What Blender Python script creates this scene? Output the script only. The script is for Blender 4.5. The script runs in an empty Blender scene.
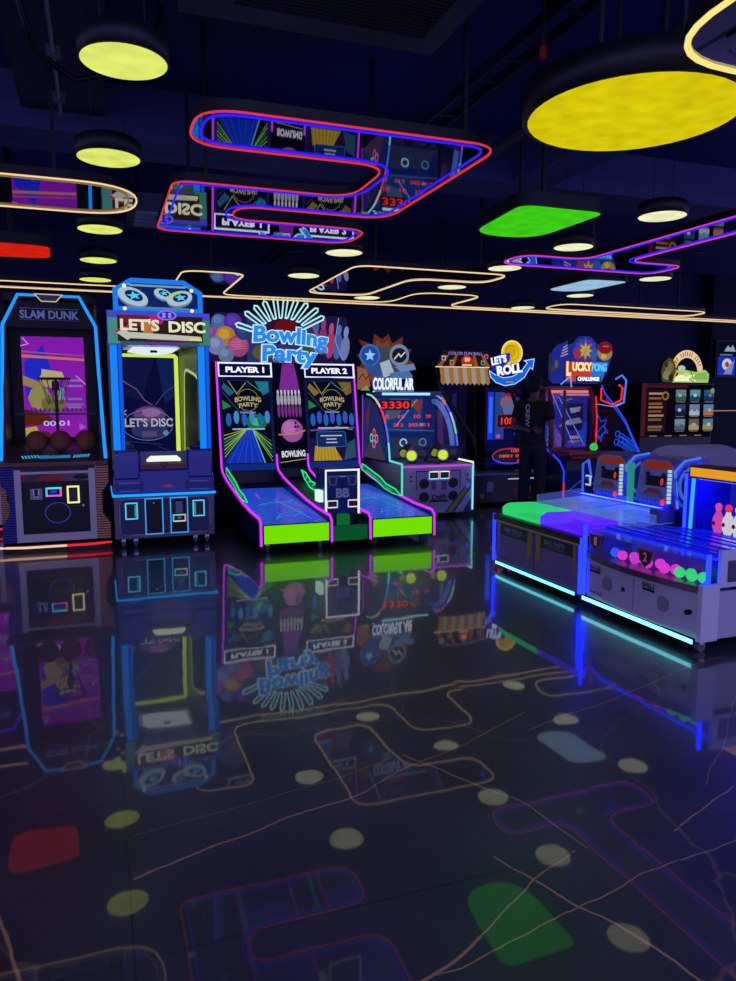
import bpy, bmesh, math, random
from mathutils import Vector, Matrix, Euler
random.seed(7)
C = bpy.context.scene.collection
PI = math.pi
R = math.radians

# ------------------------------------------------------------------ materials
def lin(h):
    o = []
    for i in (0, 2, 4):
        c = int(h[i:i+2], 16) / 255
        o.append(c / 12.92 if c <= 0.04045 else ((c + 0.055) / 1.055) ** 2.4)
    return o
MC = {}
def mat(h, rough=0.45, metal=0.0, spec=0.5, coat=0.0):
    k = ('m', h, rough, metal, spec, coat)
    if k in MC: return MC[k]
    m = bpy.data.materials.new('paint_' + h); m.use_nodes = True
    b = m.node_tree.nodes['Principled BSDF']
    b.inputs['Base Color'].default_value = lin(h) + [1]
    b.inputs['Roughness'].default_value = rough
    b.inputs['Metallic'].default_value = metal
    b.inputs['Specular IOR Level'].default_value = spec
    b.inputs['Coat Weight'].default_value = coat
    b.inputs['Coat Roughness'].default_value = 0.08
    # fine wear in the finish
    nt = m.node_tree; n = nt.nodes.new('ShaderNodeTexNoise'); n.inputs['Scale'].default_value = 14
    r = nt.nodes.new('ShaderNodeMapRange'); r.inputs[3].default_value = max(rough*.86, .015); r.inputs[4].default_value = min(rough*1.2, 1)
    nt.links.new(n.outputs[0], r.inputs[0]); nt.links.new(r.outputs[0], b.inputs['Roughness'])
    MC[k] = m
    return m
def glow(h, s=1.0):
    k = ('e', h, s)
    if k in MC: return MC[k]
    m = bpy.data.materials.new('light_' + h); m.use_nodes = True
    nt = m.node_tree; nt.nodes.clear()
    e = nt.nodes.new('ShaderNodeEmission'); o = nt.nodes.new('ShaderNodeOutputMaterial')
    e.inputs[0].default_value = lin(h) + [1]; e.inputs[1].default_value = s
    nt.links.new(e.outputs[0], o.inputs[0])
    MC[k] = m
    return m
def clear(h='c8d8ff', a=0.12, rough=0.05, em=None, es=0.0):
    """clear acrylic: mostly see-through with a gloss"""
    k = ('g', h, a, rough, em, es)
    if k in MC: return MC[k]
    m = bpy.data.materials.new('acrylic_' + h); m.use_nodes = True
    nt = m.node_tree; b = nt.nodes['Principled BSDF']; o = nt.nodes['Material Output']
    b.inputs['Base Color'].default_value = lin(h) + [1]; b.inputs['Roughness'].default_value = rough
    if em:
        b.inputs['Emission Color'].default_value = lin(em) + [1]; b.inputs['Emission Strength'].default_value = es
    t = nt.nodes.new('ShaderNodeBsdfTransparent'); x = nt.nodes.new('ShaderNodeMixShader')
    f = nt.nodes.new('ShaderNodeLayerWeight'); f.inputs[0].default_value = .5
    pw = nt.nodes.new('ShaderNodeMath'); pw.operation = 'POWER'; pw.inputs[1].default_value = 5; nt.links.new(f.outputs['Facing'], pw.inputs[0])
    ma = nt.nodes.new('ShaderNodeMath'); ma.operation = 'ADD'; ma.use_clamp = True; ma.inputs[1].default_value = a
    nt.links.new(pw.outputs[0], ma.inputs[0]); nt.links.new(ma.outputs[0], x.inputs[0])
    nt.links.new(t.outputs[0], x.inputs[1]); nt.links.new(b.outputs[0], x.inputs[2]); nt.links.new(x.outputs[0], o.inputs[0])
    MC[k] = m
    return m

# ------------------------------------------------------------------ mesh builder
def font_mesh(s, bold, depth):
    cu = bpy.data.curves.new('t', 'FONT'); cu.body = s; cu.offset = bold; cu.extrude = depth; cu.resolution_u = 3
    ob = bpy.data.objects.new('t', cu)
    me = ob.to_mesh()
    vs = [v.co.copy() for v in me.vertices]; fs = [tuple(p.vertices) for p in me.polygons]
    ob.to_mesh_clear(); bpy.data.objects.remove(ob); bpy.data.curves.remove(cu)
    return vs, fs
class MB:
    def __init__(s): s.V, s.F, s.I, s.S, s.mats = [], [], [], [], []
    def mi(s, m):
        if m not in s.mats: s.mats.append(m)
        return s.mats.index(m)
    def add(s, vs, fs, m, smooth=False):
        b = len(s.V); i = s.mi(m)
        s.V += [tuple(v) for v in vs]
        for f in fs: s.F.append(tuple(b + k for k in f)); s.I.append(i); s.S.append(smooth)
        return s
    def box(s, x0, x1, y0, y1, z0, z1, m):
        vs = [(x, y, z) for x in (x0, x1) for y in (y0, y1) for z in (z0, z1)]
        return s.add(vs, [(0,1,3,2),(4,6,7,5),(0,4,5,1),(2,3,7,6),(0,2,6,4),(1,5,7,3)], m)
    def prism(s, pts, ax, a0, a1, m):
        n = len(pts)
        def q(p, a): return (a, p[0], p[1]) if ax == 'x' else (p[0], a, p[1]) if ax == 'y' else (p[0], p[1], a)
        vs = [q(p, a0) for p in pts] + [q(p, a1) for p in pts]
        fs = [tuple(range(n)), tuple(range(n, 2*n))] + [(i, (i+1) % n, n + (i+1) % n, n + i) for i in range(n)]
        return s.add(vs, fs, m)
    def tube(s, pts, r, m, closed=False, n=6):
        P = [Vector(p) for p in pts]; L = len(P); vs, fs = [], []
        up = None
        for i in range(L):
            a = P[i-1] if (i or closed) else P[i]; b = P[(i+1) % L] if (i < L-1 or closed) else P[i]
            d1 = (P[i]-a).normalized() if (P[i]-a).length > 1e-6 else None
            d2 = (b-P[i]).normalized() if (b-P[i]).length > 1e-6 else None
            d = ((d1 or d2) + (d2 or d1))
            d = d.normalized() if d.length > 1e-6 else (d1 or d2)
            k = 1.0
            if d1 and d2: k = 1 / max(0.5, d.dot(d2))
            if up is None: up = Vector((0,0,1)) if abs(d.z) < .9 else Vector((1,0,0))
            x = d.cross(up); 
            if x.length < 1e-4: x = d.cross(Vector((0,1,0)))
            x.normalize(); y = x.cross(d).normalized(); up = y
            for j in range(n):
                t = 2*PI*(j+.5)/n
                vs.append(P[i] + x*math.cos(t)*r*k + y*math.sin(t)*r)
        for i in range(L if closed else L-1):
            for j in range(n):
                a, b = i*n, ((i+1) % L)*n
                fs.append((a+j, a+(j+1) % n, b+(j+1) % n, b+j))
        if not closed: fs += [tuple(range(n)), tuple(range((L-1)*n, L*n))]
        return s.add(vs, fs, m, True)
    def cyl(s, a, b, r, m, n=16, r2=None):
        a, b = Vector(a), Vector(b); d = (b-a).normalized(); r2 = r if r2 is None else r2
        x = d.orthogonal().normalized(); y = d.cross(x)
        vs = [a + (x*math.cos(2*PI*j/n) + y*math.sin(2*PI*j/n))*r for j in range(n)] + [b + (x*math.cos(2*PI*j/n) + y*math.sin(2*PI*j/n))*r2 for j in range(n)]
        return s.add(vs, [tuple(range(n)), tuple(range(n, 2*n))] + [(j, (j+1) % n, n+(j+1) % n, n+j) for j in range(n)], m)
    def lathe(s, prof, c, m, n=16):
        vs, fs, L = [], [], len(prof)
        for r, z in prof:
            for j in range(n): vs.append((c[0]+r*math.cos(2*PI*j/n), c[1]+r*math.sin(2*PI*j/n), c[2]+z))
        for i in range(L-1):
            for j in range(n): fs.append((i*n+j, i*n+(j+1) % n, (i+1)*n+(j+1) % n, (i+1)*n+j))
        fs += [tuple(range(n)), tuple(range((L-1)*n, L*n))]
        return s.add(vs, fs, m, True)
    def sph(s, c, r, m, n=14, sc=(1,1,1)):
        k = n//2; prof = [(max(r*math.sin(PI*i/k), 1e-4), -r*math.cos(PI*i/k)) for i in range(k+1)]
        b = len(s.V); s.lathe(prof, (0,0,0), m, n)
        s.V[b:] = [(c[0]+v[0]*sc[0], c[1]+v[1]*sc[1], c[2]+v[2]*sc[2]) for v in s.V[b:]]
        return s
    def lean(s, z0, k):
        s.V = [(v[0], v[1]+max(0, v[2]-z0)*k, v[2]) for v in s.V]
        return s
    def out(s, name, parent=None, loc=None, rot=None, bevel=0, fix=True):
        me = bpy.data.meshes.new(name); me.from_pydata(s.V, [], s.F)
        for m in s.mats: me.materials.append(m)
        for p, i, sm in zip(me.polygons, s.I, s.S): p.material_index = i; p.use_smooth = sm
        if fix:
            bm = bmesh.new(); bm.from_mesh(me); bmesh.ops.recalc_face_normals(bm, faces=bm.faces); bm.to_mesh(me); bm.free()
        me.update()
        o = bpy.data.objects.new(name, me); C.objects.link(o)
        if parent: o.parent = parent
        if loc: o.location = loc
        if rot: o.rotation_euler = rot
        if bevel:
            b = o.modifiers.new('b', 'BEVEL'); b.width = bevel; b.segments = 2; b.limit_method = 'ANGLE'; b.angle_limit = R(50)
        return o
class Pl:
    """a flat printed or lit face: u to the right, w up, each added shape a hair nearer the viewer"""
    def __init__(s, mb, o, x=(1,0,0), y=(0,0,1)):
        s.mb, s.o = mb, Vector(o); s.x = Vector(x).normalized(); s.y = Vector(y).normalized(); s.n = s.x.cross(s.y); s.k = 0
    def P(s, u, w): return s.o + s.x*u + s.y*w + s.n*(s.k*.0007)
    def poly(s, pts, m):
        s.k += 1; s.mb.add([s.P(*p) for p in pts], [tuple(range(len(pts)))], m); return s
    def rect(s, a, b, c, d, m): return s.poly([(a,c),(b,c),(b,d),(a,d)], m)
    def ell(s, cx, cy, rx, ry, m, n=20, rot=0, a0=0, a1=2*PI):
        c, q = math.cos(rot), math.sin(rot); pts = []
        full = a1-a0 > 6.28
        for j in range(n if full else n+1):
            t = a0+(a1-a0)*j/n; u, w = rx*math.cos(t), ry*math.sin(t); pts.append((cx+u*c-w*q, cy+u*q+w*c))
        return s.poly(pts, m)
    def line(s, pts, wd, m, closed=False):
        s.k += 1; L = len(pts)
        for i in range(L if closed else L-1):
            a, b = Vector(pts[i]), Vector(pts[(i+1) % L]); d = b-a
            if d.length < 1e-6: continue
            d = d.normalized(); n = Vector((-d.y, d.x))*wd/2; e = d*wd*.4
            s.mb.add([s.P(*q) for q in (a-e-n, b+e-n, b+e+n, a-e+n)], [(0,1,2,3)], m)
        return s
    def ring(s, cx, cy, r, wd, m, n=18, ry=None):
        ry = ry or r
        return s.line([(cx+r*math.cos(2*PI*j/n), cy+ry*math.sin(2*PI*j/n)) for j in range(n)], wd, m, True)
    def text(s, t, cx, cy, w, h, m, bold=.02, rot=0, depth=0, shear=0, arc=0):
        vs, fs = font_mesh(t, bold, 1.0 if depth else 0)
        if not vs: return s
        x0, x1 = min(v.x for v in vs), max(v.x for v in vs); y0, y1 = min(v.y for v in vs), max(v.y for v in vs)
        sx = w/max(x1-x0, 1e-5); sy = h/max(y1-y0, 1e-5) if h else sx
        c, q = math.cos(rot), math.sin(rot); s.k += 1; o = []
        for v in vs:
            u = (v.x-(x0+x1)/2)*sx; k = (v.y-(y0+y1)/2)*sy; u += k*shear; k += arc*(1-(2*u/w)**2)
            o.append(s.P(cx+u*c-k*q, cy+u*q+k*c) + s.n*(depth*(v.z+1)/2 if depth else 0))
        s.mb.add(o, fs, m); return s
    def star(s, cx, cy, r1, r2, n, m, rot=PI/2, sy=1):
        return s.poly([(cx+(r1 if j % 2 == 0 else r2)*math.cos(rot+PI*j/n), cy+sy*(r1 if j % 2 == 0 else r2)*math.sin(rot+PI*j/n)) for j in range(2*n)], m)
def thing(name, label, cat, loc=(0,0,0), rotz=0, group=None):
    o = bpy.data.objects.new(name, None); C.objects.link(o); o.location = loc; o.rotation_euler = (0,0,rotz)
    return tag(o, label, cat, group)
def tag(o, label, cat, group=None):
    o['label'] = label; o['category'] = cat
    if group: o['group'] = group
    return o
def struct(o): o['kind'] = 'structure'; return o
def rounded(pts, r, n=8):
    """round the corners of a polygon; r a number or one per corner"""
    out, L = [], len(pts)
    for i in range(L):
        a, p, b = Vector(pts[i-1]), Vector(pts[i]), Vector(pts[(i+1) % L])
        rr = r[i] if isinstance(r, (list, tuple)) else r
        d1, d2 = (a-p), (b-p); k = min(rr, d1.length*.49, d2.length*.49)
        if k < 1e-4: out.append(tuple(p)); continue
        q1, q2 = p + d1.normalized()*k, p + d2.normalized()*k
        for j in range(n+1):
            t = j/n; out.append(tuple(q1*(1-t)**2 + p*2*t*(1-t) + q2*t*t))
    return out
def inset(pts, d):
    """move a polygon's outline inwards by d"""
    A = sum(pts[i-1][0]*pts[i][1]-pts[i][0]*pts[i-1][1] for i in range(len(pts)))
    sg = 1 if A > 0 else -1; out, L = [], len(pts)
    for i in range(L):
        a, p, b = Vector(pts[i-1]), Vector(pts[i]), Vector(pts[(i+1) % L])
        e1, e2 = (p-a).normalized(), (b-p).normalized()
        n1, n2 = Vector((-e1.y, e1.x))*sg, Vector((-e2.y, e2.x))*sg
        m = n1+n2
        m = m/max(m.dot(m)/2, .4) if m.length > 1e-5 else n1
        out.append(tuple(p+m*d))
    return out
def rrect(a, b, c, d, r): return rounded([(a,c),(b,c),(b,d),(a,d)], r, 4)

BLACK = mat('08080b', .5); DARK = mat('101218', .4); NAVY = mat('0a1030', .35, coat=.4); GREY = mat('565660', .4)
CHROME = mat('b8b8c0', .25, 1.0); WHITEP = mat('c9c7cf', .45); RED = mat('9a1414', .35, coat=.4); RUBBER = mat('15151a', .6)
RIB_WARM_LIT = mat('b07a58', .35, .8)  # rib metal with warm neon light put into its colour
N_BLUE = glow('1f96ff', 1.1); N_DEEP = glow('1428ff', 1.5); N_PINK = glow('d838ff', 1.15); N_WHITE = glow('e8f0ff', 1.1)
N_LIME = glow('cdea50', 1.0); N_GREEN = glow('38f08a', .95); N_RED = glow('ff2c3c', 1.0); N_CYAN = glow('9fe8f0', 1.2)
N_WARM = glow('ffd9a0', 1.0); N_PURPLE = glow('6a2cff', 1.2)

# ------------------------------------------------------------------ the room
def N(nt, t, **kw):
    n = nt.nodes.new(t)
    for k, v in kw.items(): setattr(n, k, v)
    return n
def floor_material():
    m = bpy.data.materials.new('polished_black_marble'); m.use_nodes = True
    nt = m.node_tree; b = nt.nodes['Principled BSDF']; L = nt.links.new
    def math_(op, a, c=None, clamp=False):
        n = N(nt, 'ShaderNodeMath', operation=op, use_clamp=clamp)
        for i, v in enumerate((a, c)):
            if v is None: continue
            if isinstance(v, (int, float)): n.inputs[i].default_value = v
            else: L(v, n.inputs[i])
        return n.outputs[0]
    def vm(op, a, c=None):
        n = N(nt, 'ShaderNodeVectorMath', operation=op)
        for i, v in enumerate((a, c)):
            if v is None: continue
            if isinstance(v, tuple): n.inputs[i].default_value = v
            else: L(v, n.inputs[i])
        return n
    geo = N(nt, 'ShaderNodeNewGeometry'); pos = geo.outputs['Position']
    nz = N(nt, 'ShaderNodeTexNoise'); nz.inputs['Scale'].default_value = 1.6; nz.inputs['Detail'].default_value = 6; L(pos, nz.inputs['Vector'])
    wob = vm('SCALE', vm('SUBTRACT', nz.outputs['Color'], (.5,.5,.5)).outputs[0]); wob.inputs[3].default_value = .16
    wp = vm('ADD', pos, wob.outputs[0]).outputs[0]
    # veins that can be told one by one (start and end on the floor, half width)
    segs = [((.05,2.27),(.92,2.55),.011),((.92,2.55),(1.9,2.95),.006),((1.17,2.74),(1.40,2.30),.009),((1.40,2.30),(1.47,1.93),.007),
            ((1.17,1.98),(1.29,1.70),.009),((1.29,1.70),(1.43,1.30),.010),((.66,1.56),(.95,1.70),.012),((.95,1.70),(1.42,1.93),.007),((.70,1.60),(2.1,1.82),.006),
            ((1.84,1.93),(2.30,2.06),.007),((1.80,2.77),(3.45,3.25),.006),((-.36,2.35),(-.24,1.85),.014),((-.6,3.16),(.03,3.31),.004),
            ((.44,3.76),(1.6,4.24),.004),((.05,2.50),(1.2,2.75),.0035),((.4,3.2),(1.7,3.55),.0035),((2.2,2.1),(3.3,3.0),.004),((-.7,4.3),(1.7,4.9),.003),((1.9,4.6),(3.0,5.0),.003)]
    vein = None
    sep = N(nt, 'ShaderNodeSeparateXYZ'); L(wp, sep.inputs[0]); X, Y = sep.outputs[0], sep.outputs[1]
    for (x0, y0), (x1, y1), w in segs:
        dx, dy = x1-x0, y1-y0; ln = math.hypot(dx, dy); dx /= ln; dy /= ln
        ax, ay = math_('SUBTRACT', X, x0), math_('SUBTRACT', Y, y0)
        al = math_('ADD', math_('MULTIPLY', ax, dx), math_('MULTIPLY', ay, dy))
        pe = math_('ABSOLUTE', math_('ADD', math_('MULTIPLY', ax, -dy), math_('MULTIPLY', ay, dx)))
        en = math_('MAXIMUM', math_('SUBTRACT', 0.0, al), math_('SUBTRACT', al, ln))
        d = math_('MAXIMUM', pe, en)
        v = math_('SUBTRACT', 1.0, math_('DIVIDE', d, w*.62), True)
        vein = v if vein is None else math_('MAXIMUM', vein, v)
    vo = N(nt, 'ShaderNodeTexVoronoi', feature='DISTANCE_TO_EDGE'); vo.inputs['Scale'].default_value = .55
    w2 = vm('SCALE', wob.outputs[0]); w2.inputs[3].default_value = 3.0
    L(vm('ADD', pos, w2.outputs[0]).outputs[0], vo.inputs['Vector'])
    fine = math_('MULTIPLY', math_('SUBTRACT', 1.0, math_('DIVIDE', vo.outputs['Distance'], .006), True), .22)
    vein = math_('MAXIMUM', vein, fine)
    # slabs 1.7 x 0.84 with dark joints
    sp = N(nt, 'ShaderNodeSeparateXYZ'); L(pos, sp.inputs[0])
    gx = math_('DIVIDE', math_('SUBTRACT', sp.outputs[0], .03), 1.7); gy = math_('DIVIDE', math_('SUBTRACT', sp.outputs[1], .24), .84)
    fx, fy = math_('FRACT', math_('ADD', gx, 20)), math_('FRACT', math_('ADD', gy, 20))
    ex = math_('MULTIPLY', math_('MINIMUM', fx, math_('SUBTRACT', 1.0, fx)), 1.7)
    ey = math_('MULTIPLY', math_('MINIMUM', fy, math_('SUBTRACT', 1.0, fy)), .84)
    joint = math_('MULTIPLY', math_('LESS_THAN', math_('MINIMUM', ex, ey), .0028), .85)
    cl = N(nt, 'ShaderNodeTexNoise'); cl.inputs['Scale'].default_value = 2.2; cl.inputs['Detail'].default_value = 5; L(wp, cl.inputs['Vector'])
    rmp = N(nt, 'ShaderNodeValToRGB'); rmp.color_ramp.elements[0].color = (.018,.020,.021,1); rmp.color_ramp.elements[1].color = (.046,.050,.052,1)
    rmp.color_ramp.elements[0].position = .3; rmp.color_ramp.elements[1].position = .75
    L(cl.outputs[0], rmp.inputs[0])
    mx = N(nt, 'ShaderNodeMix', data_type='RGBA'); L(vein, mx.inputs[0]); L(rmp.outputs[0], mx.inputs[6]); mx.inputs[7].default_value = (.48,.28,.10,1)
    mj = N(nt, 'ShaderNodeMix', data_type='RGBA'); L(joint, mj.inputs[0]); L(mx.outputs[2], mj.inputs[6]); mj.inputs[7].default_value = (.004,.004,.006,1)
    L(mj.outputs[2], b.inputs['Base Color'])
    # every slab lies a touch out of true, so reflections break at the joints
    cmb = N(nt, 'ShaderNodeCombineXYZ'); L(math_('FLOOR', gx), cmb.inputs[0]); L(math_('FLOOR', gy), cmb.inputs[1])
    wn = N(nt, 'ShaderNodeTexWhiteNoise', noise_dimensions='3D'); L(cmb.outputs[0], wn.inputs['Vector'])
    t1 = vm('SCALE', vm('SUBTRACT', wn.outputs['Color'], (.5,.5,.5)).outputs[0]); t1.inputs[3].default_value = .006
    rp = N(nt, 'ShaderNodeTexNoise'); rp.inputs['Scale'].default_value = 5; rp.inputs['Detail'].default_value = 1; L(pos, rp.inputs['Vector'])
    t2 = vm('SCALE', vm('SUBTRACT', rp.outputs['Color'], (.5,.5,.5)).outputs[0]); t2.inputs[3].default_value = .006
    nn = vm('NORMALIZE', vm('ADD', vm('ADD', t1.outputs[0], t2.outputs[0]).outputs[0], (0,0,1)).outputs[0]).outputs[0]
    L(nn, b.inputs['Normal']); L(nn, b.inputs['Coat Normal'])
    b.inputs['Roughness'].default_value = .32; b.inputs['Specular IOR Level'].default_value = 1.0; b.inputs['Specular Tint'].default_value = (.75,.85,1,1)
    b.inputs['Coat Weight'].default_value = .9; b.inputs['Coat Roughness'].default_value = .03; b.inputs['Coat IOR'].default_value = 1.5
    return m
def plaster(h, sc=3):
    m = mat(h, .75, 0, .25).copy(); nt = m.node_tree; b = nt.nodes['Principled BSDF']
    n = N(nt, 'ShaderNodeTexNoise'); n.inputs['Scale'].default_value = sc; n.inputs['Detail'].default_value = 8
    r = N(nt, 'ShaderNodeValToRGB'); c = lin(h); r.color_ramp.elements[0].color = [x*.65 for x in c]+[1]; r.color_ramp.elements[1].color = [x*1.3 for x in c]+[1]
    nt.links.new(n.outputs[0], r.inputs[0]); nt.links.new(r.outputs[0], b.inputs['Base Color'])
    bp = N(nt, 'ShaderNodeBump'); bp.inputs['Strength'].default_value = .15; nt.links.new(n.outputs[0], bp.inputs['Height']); nt.links.new(bp.outputs[0], b.inputs['Normal'])
    return m
WALL = plaster('24284e'); CEIL = plaster('2e3274'); BEAM = plaster('464a78')
struct(MB().box(-9, 15, -5, 11.4, -.2, 0, floor_material()).out('floor'))
struct(MB().box(-9, 15, 1.2, 11.4, 3.8, 4.0, CEIL).out('ceiling'))
struct(MB().box(-9, 15, 11.2, 11.4, 0, 3.8, WALL).out('wall_back'))
struct(MB().box(10.75, 15, 10.9, 11.2, 0, 3.8, plaster('141830')).out('wall_right'))
for x0, x1, y0, y1, z0 in ((-9, 15, 6.0, 6.5, 3.42), (3.55, 3.95, 1.2, 6.0, 3.42)):
    struct(MB().box(x0, x1, y0, y1, z0, 3.8, BEAM).out('beam'))
struct(MB().box(-.42, .12, 1.2, 5.98, 3.55, 3.8, plaster('3a3b50')).out('ceiling_slab'))

# ------------------------------------------------------------------ things on the ceiling
def rods(root, spots, z0, z1=3.8, r=.012):
    for x, y in spots: MB().box(x-r, x+r, y-r, y+r, z0, z1, BLACK).out('hanger_rod', root)
def disc_lamp(x, y, r, z, col, label, cat='ceiling lamp', group='round hanging disc lamps', name='disc_lamp', hgt=.075, es=1.12):
    t = thing(name, label, cat, (x, y, z), 0, group)
    MB().lathe([(r*1.04, 0), (r*1.04, hgt), (r*.9, hgt+.02), (r*.2, hgt+.03)], (0,0,0), BLACK, 40).out('drum', t)
    m = lamp_mat(col, es)
    MB().lathe([(r*.985, -.004), (r*.2, -.006), (.001, -.006)], (0,0,0), m, 40).out('diffuser', t)
    for a in (0, PI) if r < .3 else (1.2, 3.4, 5.0):
        px, py = (r*.5)*math.cos(a), (r*.5)*math.sin(a)
        MB().cyl((px,py,hgt+.02), (px,py,3.8-z), .003 if r < .3 else .014, BLACK, 8).out('hanger_rod', t)
    return t
def lamp_mat(h, s):
    """lit diffuser with soft LED unevenness"""
    k = ('lamp', h, s)
    if k in MC: return MC[k]
    m = bpy.data.materials.new('diffuser_' + h); m.use_nodes = True; nt = m.node_tree; nt.nodes.clear()
    e = N(nt, 'ShaderNodeEmission'); o = N(nt, 'ShaderNodeOutputMaterial')
    n = N(nt, 'ShaderNodeTexNoise'); n.inputs['Scale'].default_value = 9; n.inputs['Detail'].default_value = 1
    r = N(nt, 'ShaderNodeMapRange'); r.inputs[3].default_value = s*.72; r.inputs[4].default_value = s*1.3
    g = N(nt, 'ShaderNodeNewGeometry'); nt.links.new(g.outputs['Position'], n.inputs['Vector'])
    nt.links.new(n.outputs[0], r.inputs[0]); nt.links.new(r.outputs[0], e.inputs[1]); e.inputs[0].default_value = lin(h)+[1]
    nt.links.new(e.outputs[0], o.inputs[0]); MC[k] = m
    return m
YL, PL = 'd2dc68', 'dfe0b4'
discs = [(.15,3.17,YL,'round yellow lamp nearest the upper left corner of the ceiling'),
 (.11,4.40,YL,'round yellow lamp hanging just above the yellow-edged oval mirror panel'),
 (.07,6.20,YL,'round yellow lamp between the oval panel and the red panel, above the basketball machine'),
 (.06,7.55,YL,'second round yellow lamp back from the oval panel, over the basketball machine'),
 (.03,8.75,YL,'rearmost round yellow lamp over the basketball machine, close to the warm light line'),
 (2.11,6.42,PL,'round pale lamp right behind the lower bar of the big red-edged mirror panel'),
 (2.09,7.72,PL,'round pale lamp between the tray and the bowling marquee'),
 (3.29,9.43-.35,PL,'small round pale lamp inside the warm-edged panel above the bowling marquee'),
 (3.83,4.40,PL,'round pale lamp to the right of the green lamp panel'),
 (3.88,5.52,PL,'round pale lamp in a deep drum just behind the green lamp panel'),
 (3.85,6.61,PL,'round pale lamp left of the long purple-edged panel, behind the green lamp'),
 (3.91,7.90,PL,'round pale lamp just right of the warm-edged panel end, above the carnival stall'),
 (5.71,6.62,PL,'round pale lamp beside the blunt right end of the purple-edged panel'),
 (5.73,7.98,PL,'round pale lamp just behind the pale blue lamp panel'),
 (5.71,8.60-.45,PL,None),(5.71,9.38-.1,PL,'small round pale lamp in front of the roll game sign, beside the warm-edged loop'),
 (7.46,9.45,PL,'rearmost round pale lamp, inside the warm-edged loop over the photo screen')]
for x, y, c, lb in discs:
    if lb: disc_lamp(x, y, .165, 2.8 if lb[:5] != 'rearm' or x < 1 else 2.86, c, lb)
disc_lamp(2.37, 2.95, .48, 2.8, 'd8c80c', 'very large round bright yellow lamp with thick black rim', name='yellow_disc_lamp', group=None, hgt=.13, es=.95)

def panel_lamp(pts, r, z, col, name, label, es=.9):
    cx = sum(p[0] for p in pts)/len(pts); cy = sum(p[1] for p in pts)/len(pts)
    t = thing(name, label, 'ceiling lamp', (cx, cy, z)); q = rounded([(p[0]-cx, p[1]-cy) for p in pts], r)
    MB().prism(inset(q, -.02), 'z', 0, .09, BLACK).out('housing', t)
    MB().add([(p[0], p[1], -.003) for p in q], [tuple(range(len(q)))], lamp_mat(col, es)).out('diffuser', t)
    rods(t, [(0, .15), (0, -.15)], .09, 3.8-z, .012)
panel_lamp([(2.72,4.46),(3.4,4.46),(3.38,5.36),(2.8,5.36)], [.12,.12,.3,.3], 2.8, '3fd018', 'green_panel_lamp', 'flat bright green lit panel hanging from the ceiling')
panel_lamp([(-.95,6.95),(-.33,7.02),(-.36,7.60),(-.95,7.66)], [.2,.1,.12,.2], 2.8, 'd8200f', 'red_panel_lamp', 'flat red lit panel hanging above the basketball machine')
panel_lamp([(5.05,6.9),(5.58,6.87),(5.55,7.7),(5.05,7.76)], [.12,.12,.25,.25], 2.8, '9cc4e6', 'blue_panel_lamp', 'flat pale blue lit panel hanging behind the purple-edged mirror panel')

MIRROR = mat('9a9aa8', .02, 1.0)
def mirror_panel(pts, r, z, edge, inner, label, group, hang, name='mirror_panel', w=.0055, th=.05):
    t = thing(name, label, 'ceiling panel', (pts[0][0], pts[0][1], z), 0, group); x0, y0 = pts[0]
    q = rounded([(p[0]-x0, p[1]-y0) for p in pts], r)
    b = MB().prism(q, 'z', 0, th, BLACK)
    b.add([(p[0], p[1], -.002) for p in q], [tuple(range(len(q)))], MIRROR)
    b.out('mirror_board', t)
    MB().tube([(p[0], p[1], -.006) for p in inset(q, w)], w, edge, True).out('neon_edge', t)
    if inner: MB().tube([(p[0], p[1], -.005) for p in inset(q, .055)], w, inner, True).out('inner_neon_or_reflection', t)
    rods(t, [(x-x0, y-y0) for x, y in hang], th, 3.8-z)
EDGE_R, EDGE_B = glow('f03a58', .85), glow('3020ff', 1.2)
mirror_panel([(.47,3.5),(2.02,3.5),(2.02,5.15),(.95,5.15),(.95,5.5),(2.02,5.5),(2.02,6.05),(.47,6.05),(.47,4.67),(1.58,4.67),(1.58,4.02),(.47,4.02)],
  [.22,.2,.24,.16,.16,.22,.22,.14,.14,.2,.2,.22], 2.8, EDGE_R, EDGE_B, 'winding mirror panel edged in red and blue neon over the bowling lanes', None, [(1.92,3.75),(1.85,5.0),(.7,5.8),(.7,4.9)])
mirror_panel([(-3,4.88),(.30,4.88),(.30,5.68),(-3,5.68)], [.1,.42,.42,.1], 2.8, N_WARM, glow('a88850',.6), 'round-ended mirror panel edged in warm yellow light at the left', None, [(-.2,5.3),(-1.5,5.3)])  # inner line draws the edge light's reflection as a glowing tube
mirror_panel([(4.3,2.2),(4.75,2.2),(4.75,5.88),(5.45,5.88),(5.45,6.4),(3.63,6.4),(3.63,5.92),(4.3,5.92)], [.1,.1,.18,.2,.2,.26,.2,.18], 2.8, glow('e040b0', 1.0), EDGE_B, 'long mirror panel edged in purple and blue neon above the right counters', None, [(4.5,4.3),(4.5,6.1)])
mirror_panel([(1.98,1.2),(3.4,1.2),(3.4,2.43),(1.98,2.43)], [.1,.1,.4,.42], 2.8, glow('ffe888',1.0), None, 'dark mirror panel edged in warm yellow light at the upper right corner', None, [(2.9,1.9)], w=.012)
mirror_panel([(2.40,6.92),(4.12,6.92),(4.12,7.5),(3.25,7.5),(3.2,8.9),(2.42,8.9)], [.2,.22,.22,.25,.26,.26], 2.8, N_WARM, None, 'bent mirror panel edged in warm light in front of the bowling marquee', None, [(2.7,7.2),(2.8,8.6),(3.9,7.2)], w=.0075)
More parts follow.
